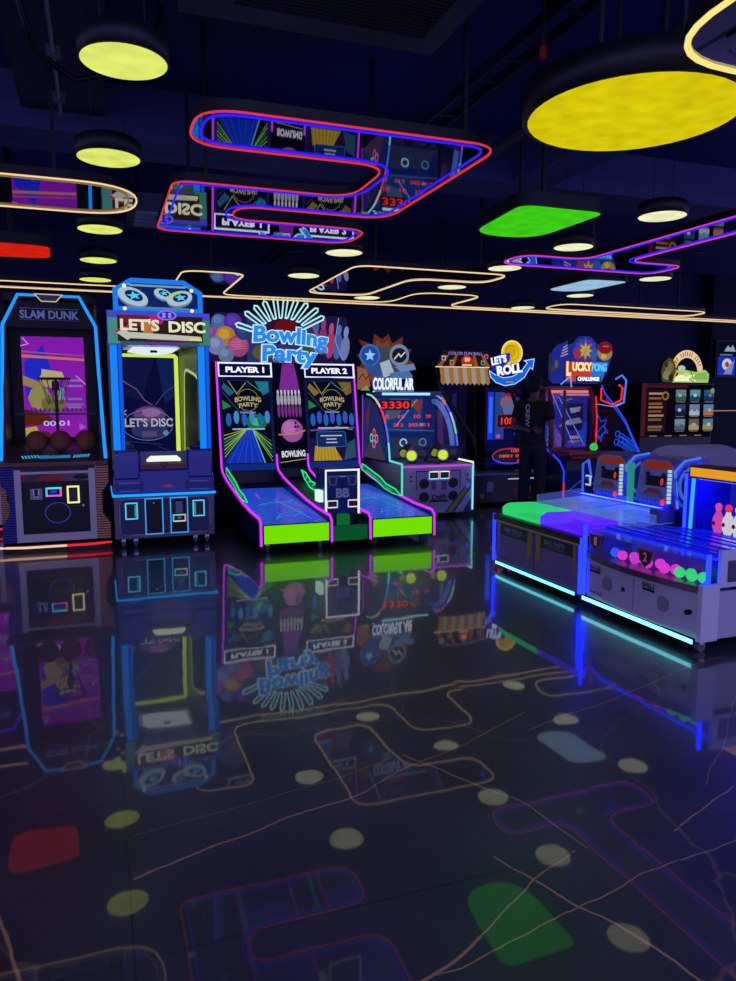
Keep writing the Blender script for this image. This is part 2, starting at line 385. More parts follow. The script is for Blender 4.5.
mirror_panel([(-5,9.12),(.85,9.12),(.85,7.78),(1.5,7.78),(1.5,9.4),(3.7,9.4),(3.7,8.38),(4.62,8.38),(4.62,9.45),(12,9.55),(12,9.80),(4,9.64),(-5,9.64)], [0,.12,.2,.2,.2,.3,.3,.3,.2,0,0,.1,0], 2.8, N_WARM, None, 'very long mirror panel edged in warm light running above the row of machines', None, [(-2,9.4),(1.2,8.2),(2.9,9.52),(4.2,8.8),(8,9.6)], w=.0075)
mirror_panel([(5.95,8.68),(8.6,8.75),(8.75,9.36),(6.0,9.3)], .28, 2.8, N_WARM, None, 'loop-shaped mirror panel edged in warm light over the lucky machine', None, [(6.6,9),(8.2,9)], w=.0075)

t = thing('air_conditioner', 'wide dark ceiling air conditioner with slatted grille at the top', 'air conditioner', (1.2, 3.38, 3.4))
b = MB(); b.box(-.75, .62, -.6, .6, .03, .3, mat('2a2c3a', .6)); b.out('casing', t)
b = MB(); F_ = mat('3a3d52', .5)
for x0, x1, y0, y1 in ((-.75,.62,.45,.6), (-.75,.62,-.6,-.48), (.5,.62,-.48,.45), (-.75,-.5,-.48,.45)): b.box(x0, x1, y0, y1, 0, .03, F_)
b.out('bezel', t)
b = MB()
for k in range(30): b.box(-.5, .5, -.47+k*.031, -.455+k*.031, .004, .03, mat('24212a', .6))
b.out('grille', t); rods(t, [(.6,.55),(-.6,.55)], .3, .4, .012)
t = thing('air_vent', 'grey slotted ceiling vent behind the winding red-edged panel', 'vent', (.95, 7.62, 3.2))
b = MB(); b.box(-.6, .6, -.42, .42, .02, .16, mat('44465a', .6)); b.out('casing', t)
for k in range(4): MB().box(-.55, -.2, -.32+k*.17, -.25+k*.17, 0, .02, mat('9094a8', .5)).out('louvre', t)
MB().box(.35, .55, -.4, .4, 0, .02, mat('9094a8', .5)).out('access_flap', t); rods(t, [(-.5,.3),(.5,.3)], .16, .6, .012)
t = thing('cable_tray', 'long dark steel cable tray running back under the ceiling', 'cable tray', (2.42, 6.9, 3.5))
for x in (-.08, .08): MB().box(x-.01, x+.01, -4.4, 4.2, 0, .07, mat('30324a', .4, .6)).out('side_rail', t)
for k in range(29): MB().box(-.07, .07, -4.3+k*.3, -4.27+k*.3, .01, .025, mat('30324a', .4, .6)).out('rung', t)
rods(t, [(-.08,-3.3),(-.08,-.3),(.08,1.9)], .07, .4, .015)
b = MB().cyl((2.75, 1.3, 3.28), (2.75, 5.9, 3.28), .045, mat('23253a', .5)); b.cyl((2.75,3.2,3.32), (2.75,3.2,3.8), .02, BLACK, 8)
tag(b.out('ceiling_pipe'), 'dark round pipe under the ceiling beside the cable tray', 'pipe')
b = MB().cyl((-.16, 1.2, 3.5), (-.16, 5.95, 3.5), .012, mat('8a8c98', .4, .6), 8)
for k in range(7): b.box(-.2, -.12, 1.4+k*.7, 1.44+k*.7, 3.48, 3.545, GREY)
tag(b.out('conduit'), 'thin grey conduit clipped along the pale ceiling slab', 'conduit')
b = MB().tube([(-.3,4.4,3.54),(-.25,4.7,3.42),(-.05,4.9,3.36),(.2,4.85,3.42),(.4,4.8,3.6),(.45,4.8,3.8)], .018, BLACK)
tag(b.out('ceiling_cable'), 'black cable looping below the pale ceiling slab', 'cable')
t = thing('ceiling_sprinkler', 'small red-tipped sprinkler pipe hanging beside the yellow lamp', 'sprinkler', (2.3, 3.6, 3.3))
MB().cyl((0,0,.05), (0,0,.5), .012, BLACK, 8).out('drop_pipe', t); MB().cyl((0,0,0), (0,0,.06), .02, mat('b02818', .4), 10).out('sprinkler_tip', t)

def casters(root, spots, r=.035):
    for x, y in spots:
        b = MB(); b.cyl((x-.015,y,r), (x+.015,y,r), r, GREY, 14); b.box(x-.02, x+.02, y-.02, y+.02, r*1.5, r*2.6, CHROME); b.out('caster', root)
def rgb_frame(P, a, b, c, d, w, cols, inner):
    P.rect(a, b, c, d, inner)
    for k, (q, col) in enumerate(zip((((a,c),(b,c)), ((b,c),(b,d)), ((b,d),(a,d)), ((a,d),(a,c))), cols)): P.line(q, w, glow(col, 1.0))

# ------------------------------------------------------------------ basketball machine
def basketball(x, y, neon, label):
    t = thing('basketball_machine', label, 'arcade machine', (x, y, 0))
    b = MB(); b.box(-.36, .36, .02, .95, .1, .86, DARK); b.out('base_cabinet', t)
    b = MB(); P = Pl(b, (0, .015, 0))
    SIL = mat('a9a39b', .35, .8)
    b.box(-.37, -.31, -.01, .03, .1, .82, SIL); b.box(.31, .37, -.01, .03, .1, .82, SIL); b.box(-.31, .31, -.01, .03, .1, .18, SIL); b.box(-.31, .31, -.01, .03, .775, .8, SIL)
    b.out('door_frame', t)
    b = MB(); P = Pl(b, (0, .012, 0)); P.rect(-.31, .31, .18, .70, BLACK); P.rect(-.31, .09, .70, .775, mat('b02430', .4)); P.rect(.09, .31, .70, .775, mat('7d6a60', .4))
    P.ell(.24, .735, .07, .03, BLACK); P.poly([(-.29,.705),(-.18,.705),(-.12,.77),(-.25,.77)], mat('5a2430', .4))
    P.rect(-.235, -.125, .52, .63, mat('8d8a90', .4, .6)); P.poly([(-.21,.62),(-.15,.62),(-.16,.55),(-.18,.53),(-.2,.55)], BLACK); P.line([(-.205,.62),(-.20,.56),(-.18,.535),(-.16,.56),(-.155,.62)], .012, CHROME)
    for k in range(36): a = 2*PI*k/36; P.ell(.01+.115*math.cos(a), .385+.10*math.sin(a), .005, .005, glow('4a6cff', .7), 6)
    P.line([(.235,.58),(.235,.45),(.16,.45)], .006, GREY); P.ell(.25,.45,.012,.012,CHROME,8)
    b.out('door_panel', t)
    b = MB(); P = Pl(b, (-.05+.03, .004, .60)); rgb_frame(P, -.065, .065, -.045, .03, .018, ('d060ff','ff60a0','60e0ff','50c0ff'), BLACK); P.rect(-.03,.03,-.02,.01,glow('4060ff',.4)); b.out('card_reader', t)
    b = MB(); P = Pl(b, (.16, .004, .56)); P.rect(-.06, .06, -.09, .09, mat('2c2c22', .5)); P.line([(-.05,-.08),(.05,-.08),(.05,.08),(-.05,.08)], .018, glow('f2f0a0', 1.05), True)
    for k in range(5): P.rect(-.03, .03, -.055+k*.024, -.045+k*.024, GREY)
    b.out('ticket_slot', t)
    for s in (-1, 1):
        b = MB(); nn = 30
        for k in range(nn):
            z = .1+.75*k/nn; f = k/nn; w = .13 if f < .22 or f > .76 else .06 if .34 < f < .62 else .06+.07*(abs(f-.48)-.14)/.14
            x0, x1 = (.37, .37+w) if s > 0 else (-.37-w, -.37)
            b.box(x0, x1, .0, .3, z, z+.017, RIB_WARM_LIT if s > 0 else mat('2a3580', .35, .5))  # neon light on the ribs is painted in: warm right, blue left
        b.box(.37*s-.02, .37*s+.02, .03, .9, .1, .85, NAVY)
        b.out('ribbed_side_wing', t)
    b = MB(); b.box(-.50, .50, -.03, .95, .0, .075, BLACK); b.out('plinth', t)
    b = MB(); b.tube([(-.53,-.02,.06),(-.3,-.05,.055),(.08,-.05,.055)], .012, glow('ffc9a8', 1.0)); b.tube([(.08,-.05,.055),(.3,-.05,.055),(.505,-.02,.06)], .012, glow('ff2436', 1.0)); b.out('led_strip', t)
    b = MB(); b.prism([(-.51,-.12),(.50,-.12),(.50,.9),(-.51,.9)], 'z', .86, .90, mat('5a3a34', .3, coat=.5)); b.tube([(-.51,-.125,.88),(.50,-.125,.88)], .008, mat('b0503c', .3, .3)); b.out('ledge', t, bevel=.008)
    b = MB(); b.prism([(-.1,.9),(.25,1.0),(.9,1.06),(.9,.9)], 'x', -.46, .46, mat('4a3838', .4)); b.out('ball_ramp', t)
    b = MB(); P = Pl(b, (0, .0, .938), (1,0,0), (0,.35,.10)); cy = glow('38c0f0', .75)
    P.rect(-.31, .33, -.04, .06, mat('0a2440', .4)); P.rect(-.13, .15, -.035, .055, glow('2a98d8', .55))
    for k in range(6):
        P.poly([(-.30+k*.028,.05),(-.285+k*.028,.05),(-.265+k*.028,-.03),(-.28+k*.028,-.03)], cy); P.poly([(.17+k*.026,-.03),(.185+k*.026,-.03),(.205+k*.026,.05),(.19+k*.026,.05)], cy)
    P.text('PLAY', .01, .01, .1, .04, mat('0a2440', .4)); b.out('lit_ramp_panel', t)
    prof = [(-.03,.9),(.5,2.27),(.55,2.58),(.95,2.58),(.95,.9)]
    for s in (-1, 1):
        b = MB(); b.prism(prof, 'x', .44*s-.015, .44*s+.015, NAVY); b.out('side_panel', t)
    b = MB(); b.box(-.425, .425, .5, .95, 2.5, 2.58, BLACK); b.prism([(-.45,2.24),(.45,2.24),(.45,2.28),(.30,2.57),(-.30,2.57),(-.45,2.28)], 'y', .50, .54, BLACK)
    P = Pl(b, (0,.498,0)); P.text('SLAM DUNK', 0, 2.37, .56, .085, glow('6a72c8', .55), .03); P.line([(-.28,2.43),(.28,2.43)], .006, glow('5058a8', .5)); P.line([(-.28,2.315),(.28,2.315)], .004, glow('5058a8', .5)); b.out('header_board', t)
    b = MB(); b.prism([(-.13,2.57),(.13,2.57),(.07,2.50),(-.07,2.50)], 'y', .47, .50, mat('6a7078', .4)); P = Pl(b, (0,.468,0)); P.line([(-.13,2.57),(.13,2.57),(.07,2.50),(-.07,2.50)], .01, glow('e8e0c0', .7), True); b.out('crest', t)
    b = MB(); b.tube([(-.47,-.04,.92),(-.455,.25,1.6),(-.44,.47,2.26),(-.29,.49,2.56),(.29,.49,2.56),(.44,.47,2.26),(.455,.25,1.6),(.48,-.04,.92)], .017, neon); b.out('neon_outline', t)
    # screen: bold generic sports picture
    b = MB(); b.box(-.42, .42, .80, .86, 1.0, 2.5, BLACK); P = Pl(b, (0,.798,0))
    P.rect(-.31, .31, 1.10, 2.17, glow('8a1cb4', .85)); P.poly([(-.31,1.10),(.31,1.10),(.31,1.32),(.05,1.22),(-.31,1.4)], glow('a020c0', .7))
    P.poly([(-.29,1.9),(-.1,2.08),(-.02,1.8),(-.28,1.5)], glow('2430e0', .7)); P.poly([(-.31,1.95),(.31,1.92),(.31,1.945),(-.31,1.98)], glow('e08060', .7)); P.poly([(-.31,2.0),(.31,1.97),(.31,1.98),(-.31,2.02)], glow('c060a0', .6))
    P.poly([(-.31,1.76),(-.12,1.68),(-.1,1.58),(-.31,1.66)], glow('b89868', .6)); P.ell(-.05, 1.72, .10, .09, glow('c8b078', .62), 9); P.ell(-.15, 1.52, .12, .13, glow('b0a860', .6), 8); P.ell(-.02, 1.46, .13, .10, glow('8c8448', .55), 7)
    P.poly([(-.12,1.83),(.08,1.80),(.1,1.74),(-.13,1.74)], glow('d8c890', .62)); P.poly([(0,1.66),(.1,1.62),(.1,1.5),(0,1.5)], glow('98a8c8', .55))
    P.poly([(-.31,1.40),(-.1,1.36),(.02,1.25),(-.31,1.22)], glow('70281c', .6)); P.poly([(-.31,1.10),(-.16,1.10),(-.2,1.22),(-.31,1.2)], glow('c8c040', .65)); P.poly([(-.16,1.1),(-.02,1.1),(-.1,1.17),(-.2,1.16)], glow('60301c', .6))
    for k, (u, w, l) in enumerate(((.12,1.70,.16),(.1,1.64,.18),(.13,1.50,.14),(.1,1.44,.18),(.12,1.41,.14))): P.rect(u, u+l, w, w+.022, glow('a890e0', .5))
    P.line([(-.29,2.15),(-.24,2.09),(-.31,2.07)], .012, glow('d0a0e0', .7)); P.line([(.22,1.76),(.31,1.67)], .01, glow('e0a8e0', .7)); P.poly([(.23,1.17),(.23,1.25),(.3,1.21)], glow('a060e0', .8))
    P.text('00:01', 0, 1.25, .26, .055, glow('b8b8ff', .9), .02); b.out('screen', t)
    b = MB(); b.box(-.40, .40, .76, .77, 1.34, 1.36, GREY); P = Pl(b, (0,.755,0)); 
    for k in range(14): P.poly([(-.30+k*.045,1.38),(-.27+k*.045,1.38),(-.285+k*.045,1.42)], mat('7a7a86', .4))
    b.box(-.41,.41,.75,.752,1.36,1.62,clear('8090b0', .03)); b.out('guard_rail', t)
    b = MB(); b.box(.0, .03, .68, .71, 1.06, 1.72, BLACK); b.box(-.02, .05, .64, .71, 1.60, 1.70, BLACK)
    b.tube([(.015+.15*math.cos(2*PI*k/16), .50+.15*math.sin(2*PI*k/16), 1.72) for k in range(16)], .011, mat('5a2418', .4), True)
    for k in range(12):
        a = 2*PI*k/12; b.tube([(.015+.15*math.cos(a), .5+.15*math.sin(a), 1.72), (.015+.07*math.cos(a+.5), .5+.07*math.sin(a+.5), 1.46)], .004, mat('8a7a70', .7), n=4)
    b.out('hoop', t)
    return t
basketball(-.43, 7.9, N_BLUE, 'black basketball hoop machine with blue neon arch and purple screen')
basketball(-1.44, 9.15, glow('5a20ff', 1.2), 'machine cut off at the left edge with a violet neon arch')
for (x, y, z), lb in zip(((-.59,8.06,1.09),(-.37,8.07,1.09),(-.13,8.07,1.09)), ('leftmost','middle','rightmost')):
    t = tag(bpy.data.objects.new('basketball', None), lb+' of the three brown balls resting on the basketball machine ramp', 'ball', 'basketballs on the ramp'); C.objects.link(t); t.location = (x, y, z)
    MB().sph((0,0,0), .105, mat('8a4630', .6), 20).out('ball_skin', t)
    b = MB()
    for rr in ((0,0,0),(PI/2,0,.3),(PI/2,0,1.87)):
        e = Euler(rr); b.tube([e.to_matrix() @ Vector((.1045*math.cos(2*PI*k/24), .1045*math.sin(2*PI*k/24), 0)) for k in range(24)], .0025, BLACK, True, 4)
    b.out('seam', t)

# ------------------------------------------------------------------ disc machine
def disc_machine():
    t = thing('disc_machine', 'tall blue-lit disc throwing machine with a LET\'S DISC marquee', 'arcade machine', (.61, 7.78, 0))
    G = mat('6e6c80', .4); b = MB(); b.box(-.5, .5, 0, 1.05, .09, .53, G); b.out('base_cabinet', t, bevel=.01)
    b = MB(); P = Pl(b, (0,-.002,0)); P.poly(rrect(-.46,.46,.12,.51,.07), mat('1c2150', .3)); P.line(rrect(-.45,.45,.13,.505,.07), .014, mat('9a8aa0', .4, .4), True); b.out('front_panel', t)
    for s in (-1, 1):
        x = -.115 if s < 0 else .135
        b = MB(); b.box(x-.085, x+.085, -.012, -.004, .135, .5, BLACK); P = Pl(b, (x,-.013,0)); P.line([(-.085,.135),(.085,.135),(.085,.5),(-.085,.5)], .012, glow('3ca0f0', 1.0), True)
        P.ell(0, .455, .008, .008, CHROME, 8); b.out('service_door', t)
    b = MB(); P = Pl(b, (.135,-.016,0)); P.rect(-.035, .035, .34, .46, mat('777484', .35, .6)); rgb_frame(P, -.06, .06, .255, .32, .014, ('e0d080','ff80d0','60e0d0','50c0ff'), BLACK); P.rect(-.02,.02,.28,.3,glow('5080ff',.5)); b.out('card_reader', t)
    for s in (-1, 1):
        b = MB(); P = Pl(b, (.335*s+(.0),-.006,0)); P.rect(-.055,.055,.30,.46,BLACK); P.rect(-.04,.04,.315,.445,mat('0a2030',.3)); P.line([(-.055,.30),(.055,.30),(.055,.46),(-.055,.46)], .014, glow('5ac8ff', 1.0), True); P.rect(.03 if s<0 else -.045,.045 if s<0 else -.03,.32,.44,glow('38c890',.6)); b.out('lit_cup_window', t)
    casters(t, [(-.42,.06),(-.30,.06),(.30,.06),(.42,.06),(-.4,.95),(.4,.95)])
    b = MB(); b.tube([(-.505,.9,.54),(-.505,-.012,.54),(.505,-.012,.54),(.505,.9,.54)], .013, glow('22a0ff', 1.1)); b.out('led_strip', t)
    BL = mat('1a2aa0', .22, coat=.6)
    b = MB(); b.prism([(-.51,.55),(.51,.55),(.50,.72),(.48,.80),(-.48,.80),(-.50,.72)], 'y', 0, 1.05, BL); b.out('console', t, bevel=.02)
    for s in (-1, 1):
        b = MB(); P = Pl(b, (.345*s,-.004,0)); P.poly(rrect(-.135,.135,.585,.665,.03), mat('2030a0', .3)); P.line(rrect(-.135,.135,.585,.665,.03), .012, mat('8c84a0', .35, .5), True); P.rect(-.1,.1,.61,.64,mat('2c3a80', .3)); b.out('tray_slot', t)
        b = MB(); b.prism([(-.12,.70),(.13,.70),(.13,.86),(.11,.97),(.08,1.0),(-.10,1.0),(-.12,.95)] if s > 0 else [(.12,.70),(-.13,.70),(-.13,.86),(-.11,.97),(-.08,1.0),(.10,1.0),(.12,.95)], 'y', -.02, .32, BL)
        for v in range(len(b.V)): b.V[v] = (b.V[v][0]+.36*s, b.V[v][1], b.V[v][2])
        b.out('pedestal', t, bevel=.02)
        b = MB(); b.lathe([(.085,0),(.085,.03),(.07,.045),(.05,.05)], (.36*s, .13, 1.0), mat('3a4470', .3, .4), 24); b.lathe([(.045,0),(.04,.02)], (.36*s,.13,1.05), mat('98a84a', .4) if s < 0 else mat('2a3070', .4), 16); b.out('disc_holder', t)
    b = MB(); P = Pl(b, (0,-.002,0)); P.ell(.03,.625,.05,.016,glow('8a4a50', .5)); b.box(-.23,.23,.02,.03,.72,.98,mat('70748c', .35)); P = Pl(b,(0,.018,0)); P.rect(-.22,.22,.79,.87,mat('8a4030',.4)); P.rect(-.22,.22,.85,.862,mat('c09080',.4)); P.poly([(-.17,.875),(.17,.875),(.17,.90),(.13,.935),(-.13,.935),(-.17,.90)], glow('e8f4dc', 1.1)); P.ring(0,.845,.025,.01,mat('c0a8a0',.4)); P.rect(-.22,.22,.725,.765,mat('b8bcd0',.4))
    for k in range(6): P.poly([(-.2+k*.07,.735),(-.16+k*.07,.735),(-.14+k*.07,.757),(-.18+k*.07,.757)], BLACK)
    b.out('disc_feeder', t)
    for s in (-1, 1):
        b = MB(); b.box(.425*s-.06, .425*s+.06, .0, .08, .98, 2.05, mat('103070', .3)); P = Pl(b, (.425*s,-.002,0)); P.rect(-.055, .012, 1.0, 2.04, glow('1686ff', 1.0)); P.rect(.022, .055, 1.0, 2.04, glow('1060f0', .9)); b.out('lit_post', t)
    b = MB(); b.box(-.49, .49, .98, 1.02, .8, 2.1, mat('181c30', .4)); b.out('back_panel', t)
    for s in (-1, 1):
        b = MB(); b.box(.485*s-.012, .485*s+.012, .08, .98, .8, 2.1, mat('8c9c60', .35, coat=.3)); 
        P = Pl(b, (.472*s, .5, 1.45), (0,-s,0), (0,0,1)); P.poly(rrect(-.3,.3,-.5,.40,.14), mat('14161e', .4)); P.line(rrect(-.3,.3,-.5,.40,.14), .03, glow('b4c878', .6), True); b.out('side_wall', t)
    b = MB(); b.prism([(.435,.10),(.27,.90),(.29,.90),(.45,.10)],'z',.82,2.05,mat('a4b478',.35)); P = Pl(b,(.35,.49,1.45),(.16,-.80,0),(0,0,1)); q = rounded([(-.28,-.6),(.30,-.6),(.30,.28),(-.22,.40)],[0,.05,.2,.12]); P.poly(q,mat('1a1e28',.4)); P.line(q,.03,glow('c4d888',.75),True); P.ring(.05,-.1,.06,.012,mat('505868',.4)); b.out('inner_wall', t)
    b = MB(); b.box(-.47,.47,.08,.98,2.05,2.1,mat('202430',.4)); b.prism([(-.30,2.0),(-.24,2.05),(.22,2.05),(.16,2.0),(.02,1.975),(-.12,1.975)], 'y', .25, .5, glow('d8e0ec', 1.1)); b.prism([(-.34,2.03),(-.22,2.06),(.24,2.06),(.22,2.03)], 'y', .3, .6, glow('b0b8cc', .6)); b.box(-.08,-.01,.245,.25,1.985,2.01,BLACK); b.out('inside_lamp', t)
    b = MB(); b.box(-.45,.25,.88,.93,.85,2.0,mat('0c1024',.3)); P = Pl(b,(0,.878,0))
    P.rect(-.43,.22,.86,1.97,glow('10144a',.5)); P.poly([(-.43,1.97),(.0,1.97),(-.15,1.5),(-.43,1.6)],glow('182058',.5)); P.poly([(.02,1.97),(.22,1.97),(.22,1.55),(.1,1.45)],glow('183070',.45)); P.line([(-.42,1.85),(-.33,1.7),(-.2,1.62),(-.12,1.5),(0,1.42)],.012,glow('806898',.5)); P.line([(.0,1.45),(.12,1.6),(.22,1.66)],.008,glow('4a60a0',.5))
    P.ell(-.07,1.25,.22,.2,glow('282458',.6)); P.ell(-.07,1.33,.17,.10,glow('7a4a98',.6)); P.ell(-.05,1.36,.1,.05,glow('a878b8',.6)); P.ell(-.07,1.16,.2,.09,glow('383a7c',.6)); 
    P.line([(-.38,1.05),(.05,1.0)],.006,glow('3a5cb0',.4)); P.line([(.02,.98),(.18,.9)],.006,glow('3a5cb0',.4))
    P.rect(-.16,.0,1.09,1.15,glow('6a6090',.5)); P.ring(-.09,1.22,.27,.006,glow('8aa0e0',.5),24,.17); P.star(-.36,1.36,.06,.02,6,glow('c8c0e0',.6)); P.ell(.1,1.13,.03,.03,glow('60a8e0',.6))
    P.text("LET'S DISC", -.08, 1.25, .54, .12, mat('10102a',.4), .07); P.text("LET'S DISC", -.08, 1.25, .52, .10, glow('b8bccc',.75), .03); b.out('screen', t)
    b = MB(); b.tube([(-.44,.86,.95),(-.44,.86,1.99),(.215,.86,1.99),(.235,.86,1.97),(.235,.86,.86)], .024, N_LIME); b.out('neon_screen_frame', t)
    # marquee
    b = MB(); b.box(-.495,.495,-.04,.22,2.04,2.37,mat('6a78b8',.25,.4)); P = Pl(b,(0,-.042,0))
    P.rect(-.49,.49,2.045,2.365,glow('3a70a0',.55)); P.rect(-.49,.49,2.30,2.365,glow('4a50e0',.8)); P.rect(-.49,-.38,2.05,2.30,glow('58a8a8',.6)); P.rect(.38,.49,2.05,2.30,glow('4aa890',.55)); P.rect(-.15,.2,2.045,2.09,glow('5048b0',.7))
    P.rect(-.40,.42,2.075,2.33,glow('3a2424',.6)); P.poly([(-.40,2.33),(-.06,2.33),(-.12,2.22),(-.3,2.22)],glow('80283c',.65)); P.poly([(-.1,2.33),(.06,2.33),(.02,2.25),(-.08,2.24)],glow('d02870',.7)); P.poly([(-.14,2.30),(-.04,2.22),(-.09,2.12),(-.16,2.16)],glow('d88838',.7)); P.poly([(-.44,2.17),(-.30,2.23),(-.33,2.13)],glow('c83040',.8))
    P.poly([(-.41,2.155),(-.33,2.19),(-.30,2.165),(.40,2.135),(.41,2.09),(-.28,2.105),(-.31,2.085)],glow('c8ccc0',.85)); P.line([(.3,2.11),(.4,2.105)],.02,glow('f0e070',.9)); P.line([(-.12,2.095),(.3,2.085)],.008,glow('c03020',.7)); b.out('marquee', t)
    b = MB(); P = Pl(b,(0,-.054,0)); P.text("LET'S", -.19, 2.235, .37, .115, glow('e4e2c6',.95), .035, depth=.008); P.text("DISC", .265, 2.225, .36, .11, glow('e8ecc8',.95), .035, depth=.008); b.out('marquee_lettering', t)
    b = MB(); b.cyl((.07,-.05,2.335),(.07,-.065,2.335),.001,BLACK,8); P = Pl(b,(.07,-.066,2.335)); P.ell(0,0,.095,.05,glow('8a78f0',.9)); P.ell(0,0,.075,.036,glow('3a20c0',.9))
    for k in range(4): a = PI/4+k*PI/2; P.ell(.04*math.cos(a),.018*math.sin(a),.018,.012,glow('a898ff',.9),8)
    b.out('emblem', t)
    O = [(-.43,2.37),(.44,2.37),(.44,2.59),(.26,2.70),(-.26,2.70),(-.43,2.59)]
    b = MB(); b.prism(O,'y',.06,.12,mat('1a50a0',.3)); P = Pl(b,(0,.058,0)); P.poly(O,glow('1f7cf0',.95)); P.poly(inset(O,.05),glow('14307c',.6)); P.poly([(-.3,2.64),(.3,2.64),(.26,2.62),(-.26,2.62)],glow('a0c0d8',.6)); P.rect(-.3,.3,2.41,2.425,glow('8898b0',.6))
    for cx, cz, rx, ro in ((-.24,2.52,.15,-.35),(.05,2.555,.09,-.3),(.21,2.52,.13,.25)):
        P.ell(cx,cz-.012,rx,rx*.62,glow('7a98c0',.7),20,ro); P.ell(cx,cz,rx,rx*.55,glow('b8d4e8',.8),20,ro); P.ell(cx+.01,cz+.008,rx*.6,rx*.32,glow('10286c',.8),20,ro); P.star(cx+.01,cz+.008,rx*.5,rx*.2,5,glow('58d8f8',.9),.5,.6)
    P.line([(.1,2.53),(.2,2.57)],.02,glow('c8e040',.8)); b.out('topper', t)
    for x, z in ((-.32,2.62),(.33,2.60),(-.32,2.40),(.33,2.40)): MB().sph((x,.045,z),.02,glow('f0f0dc',1.0),10).out('corner_bulb', t)
disc_machine()

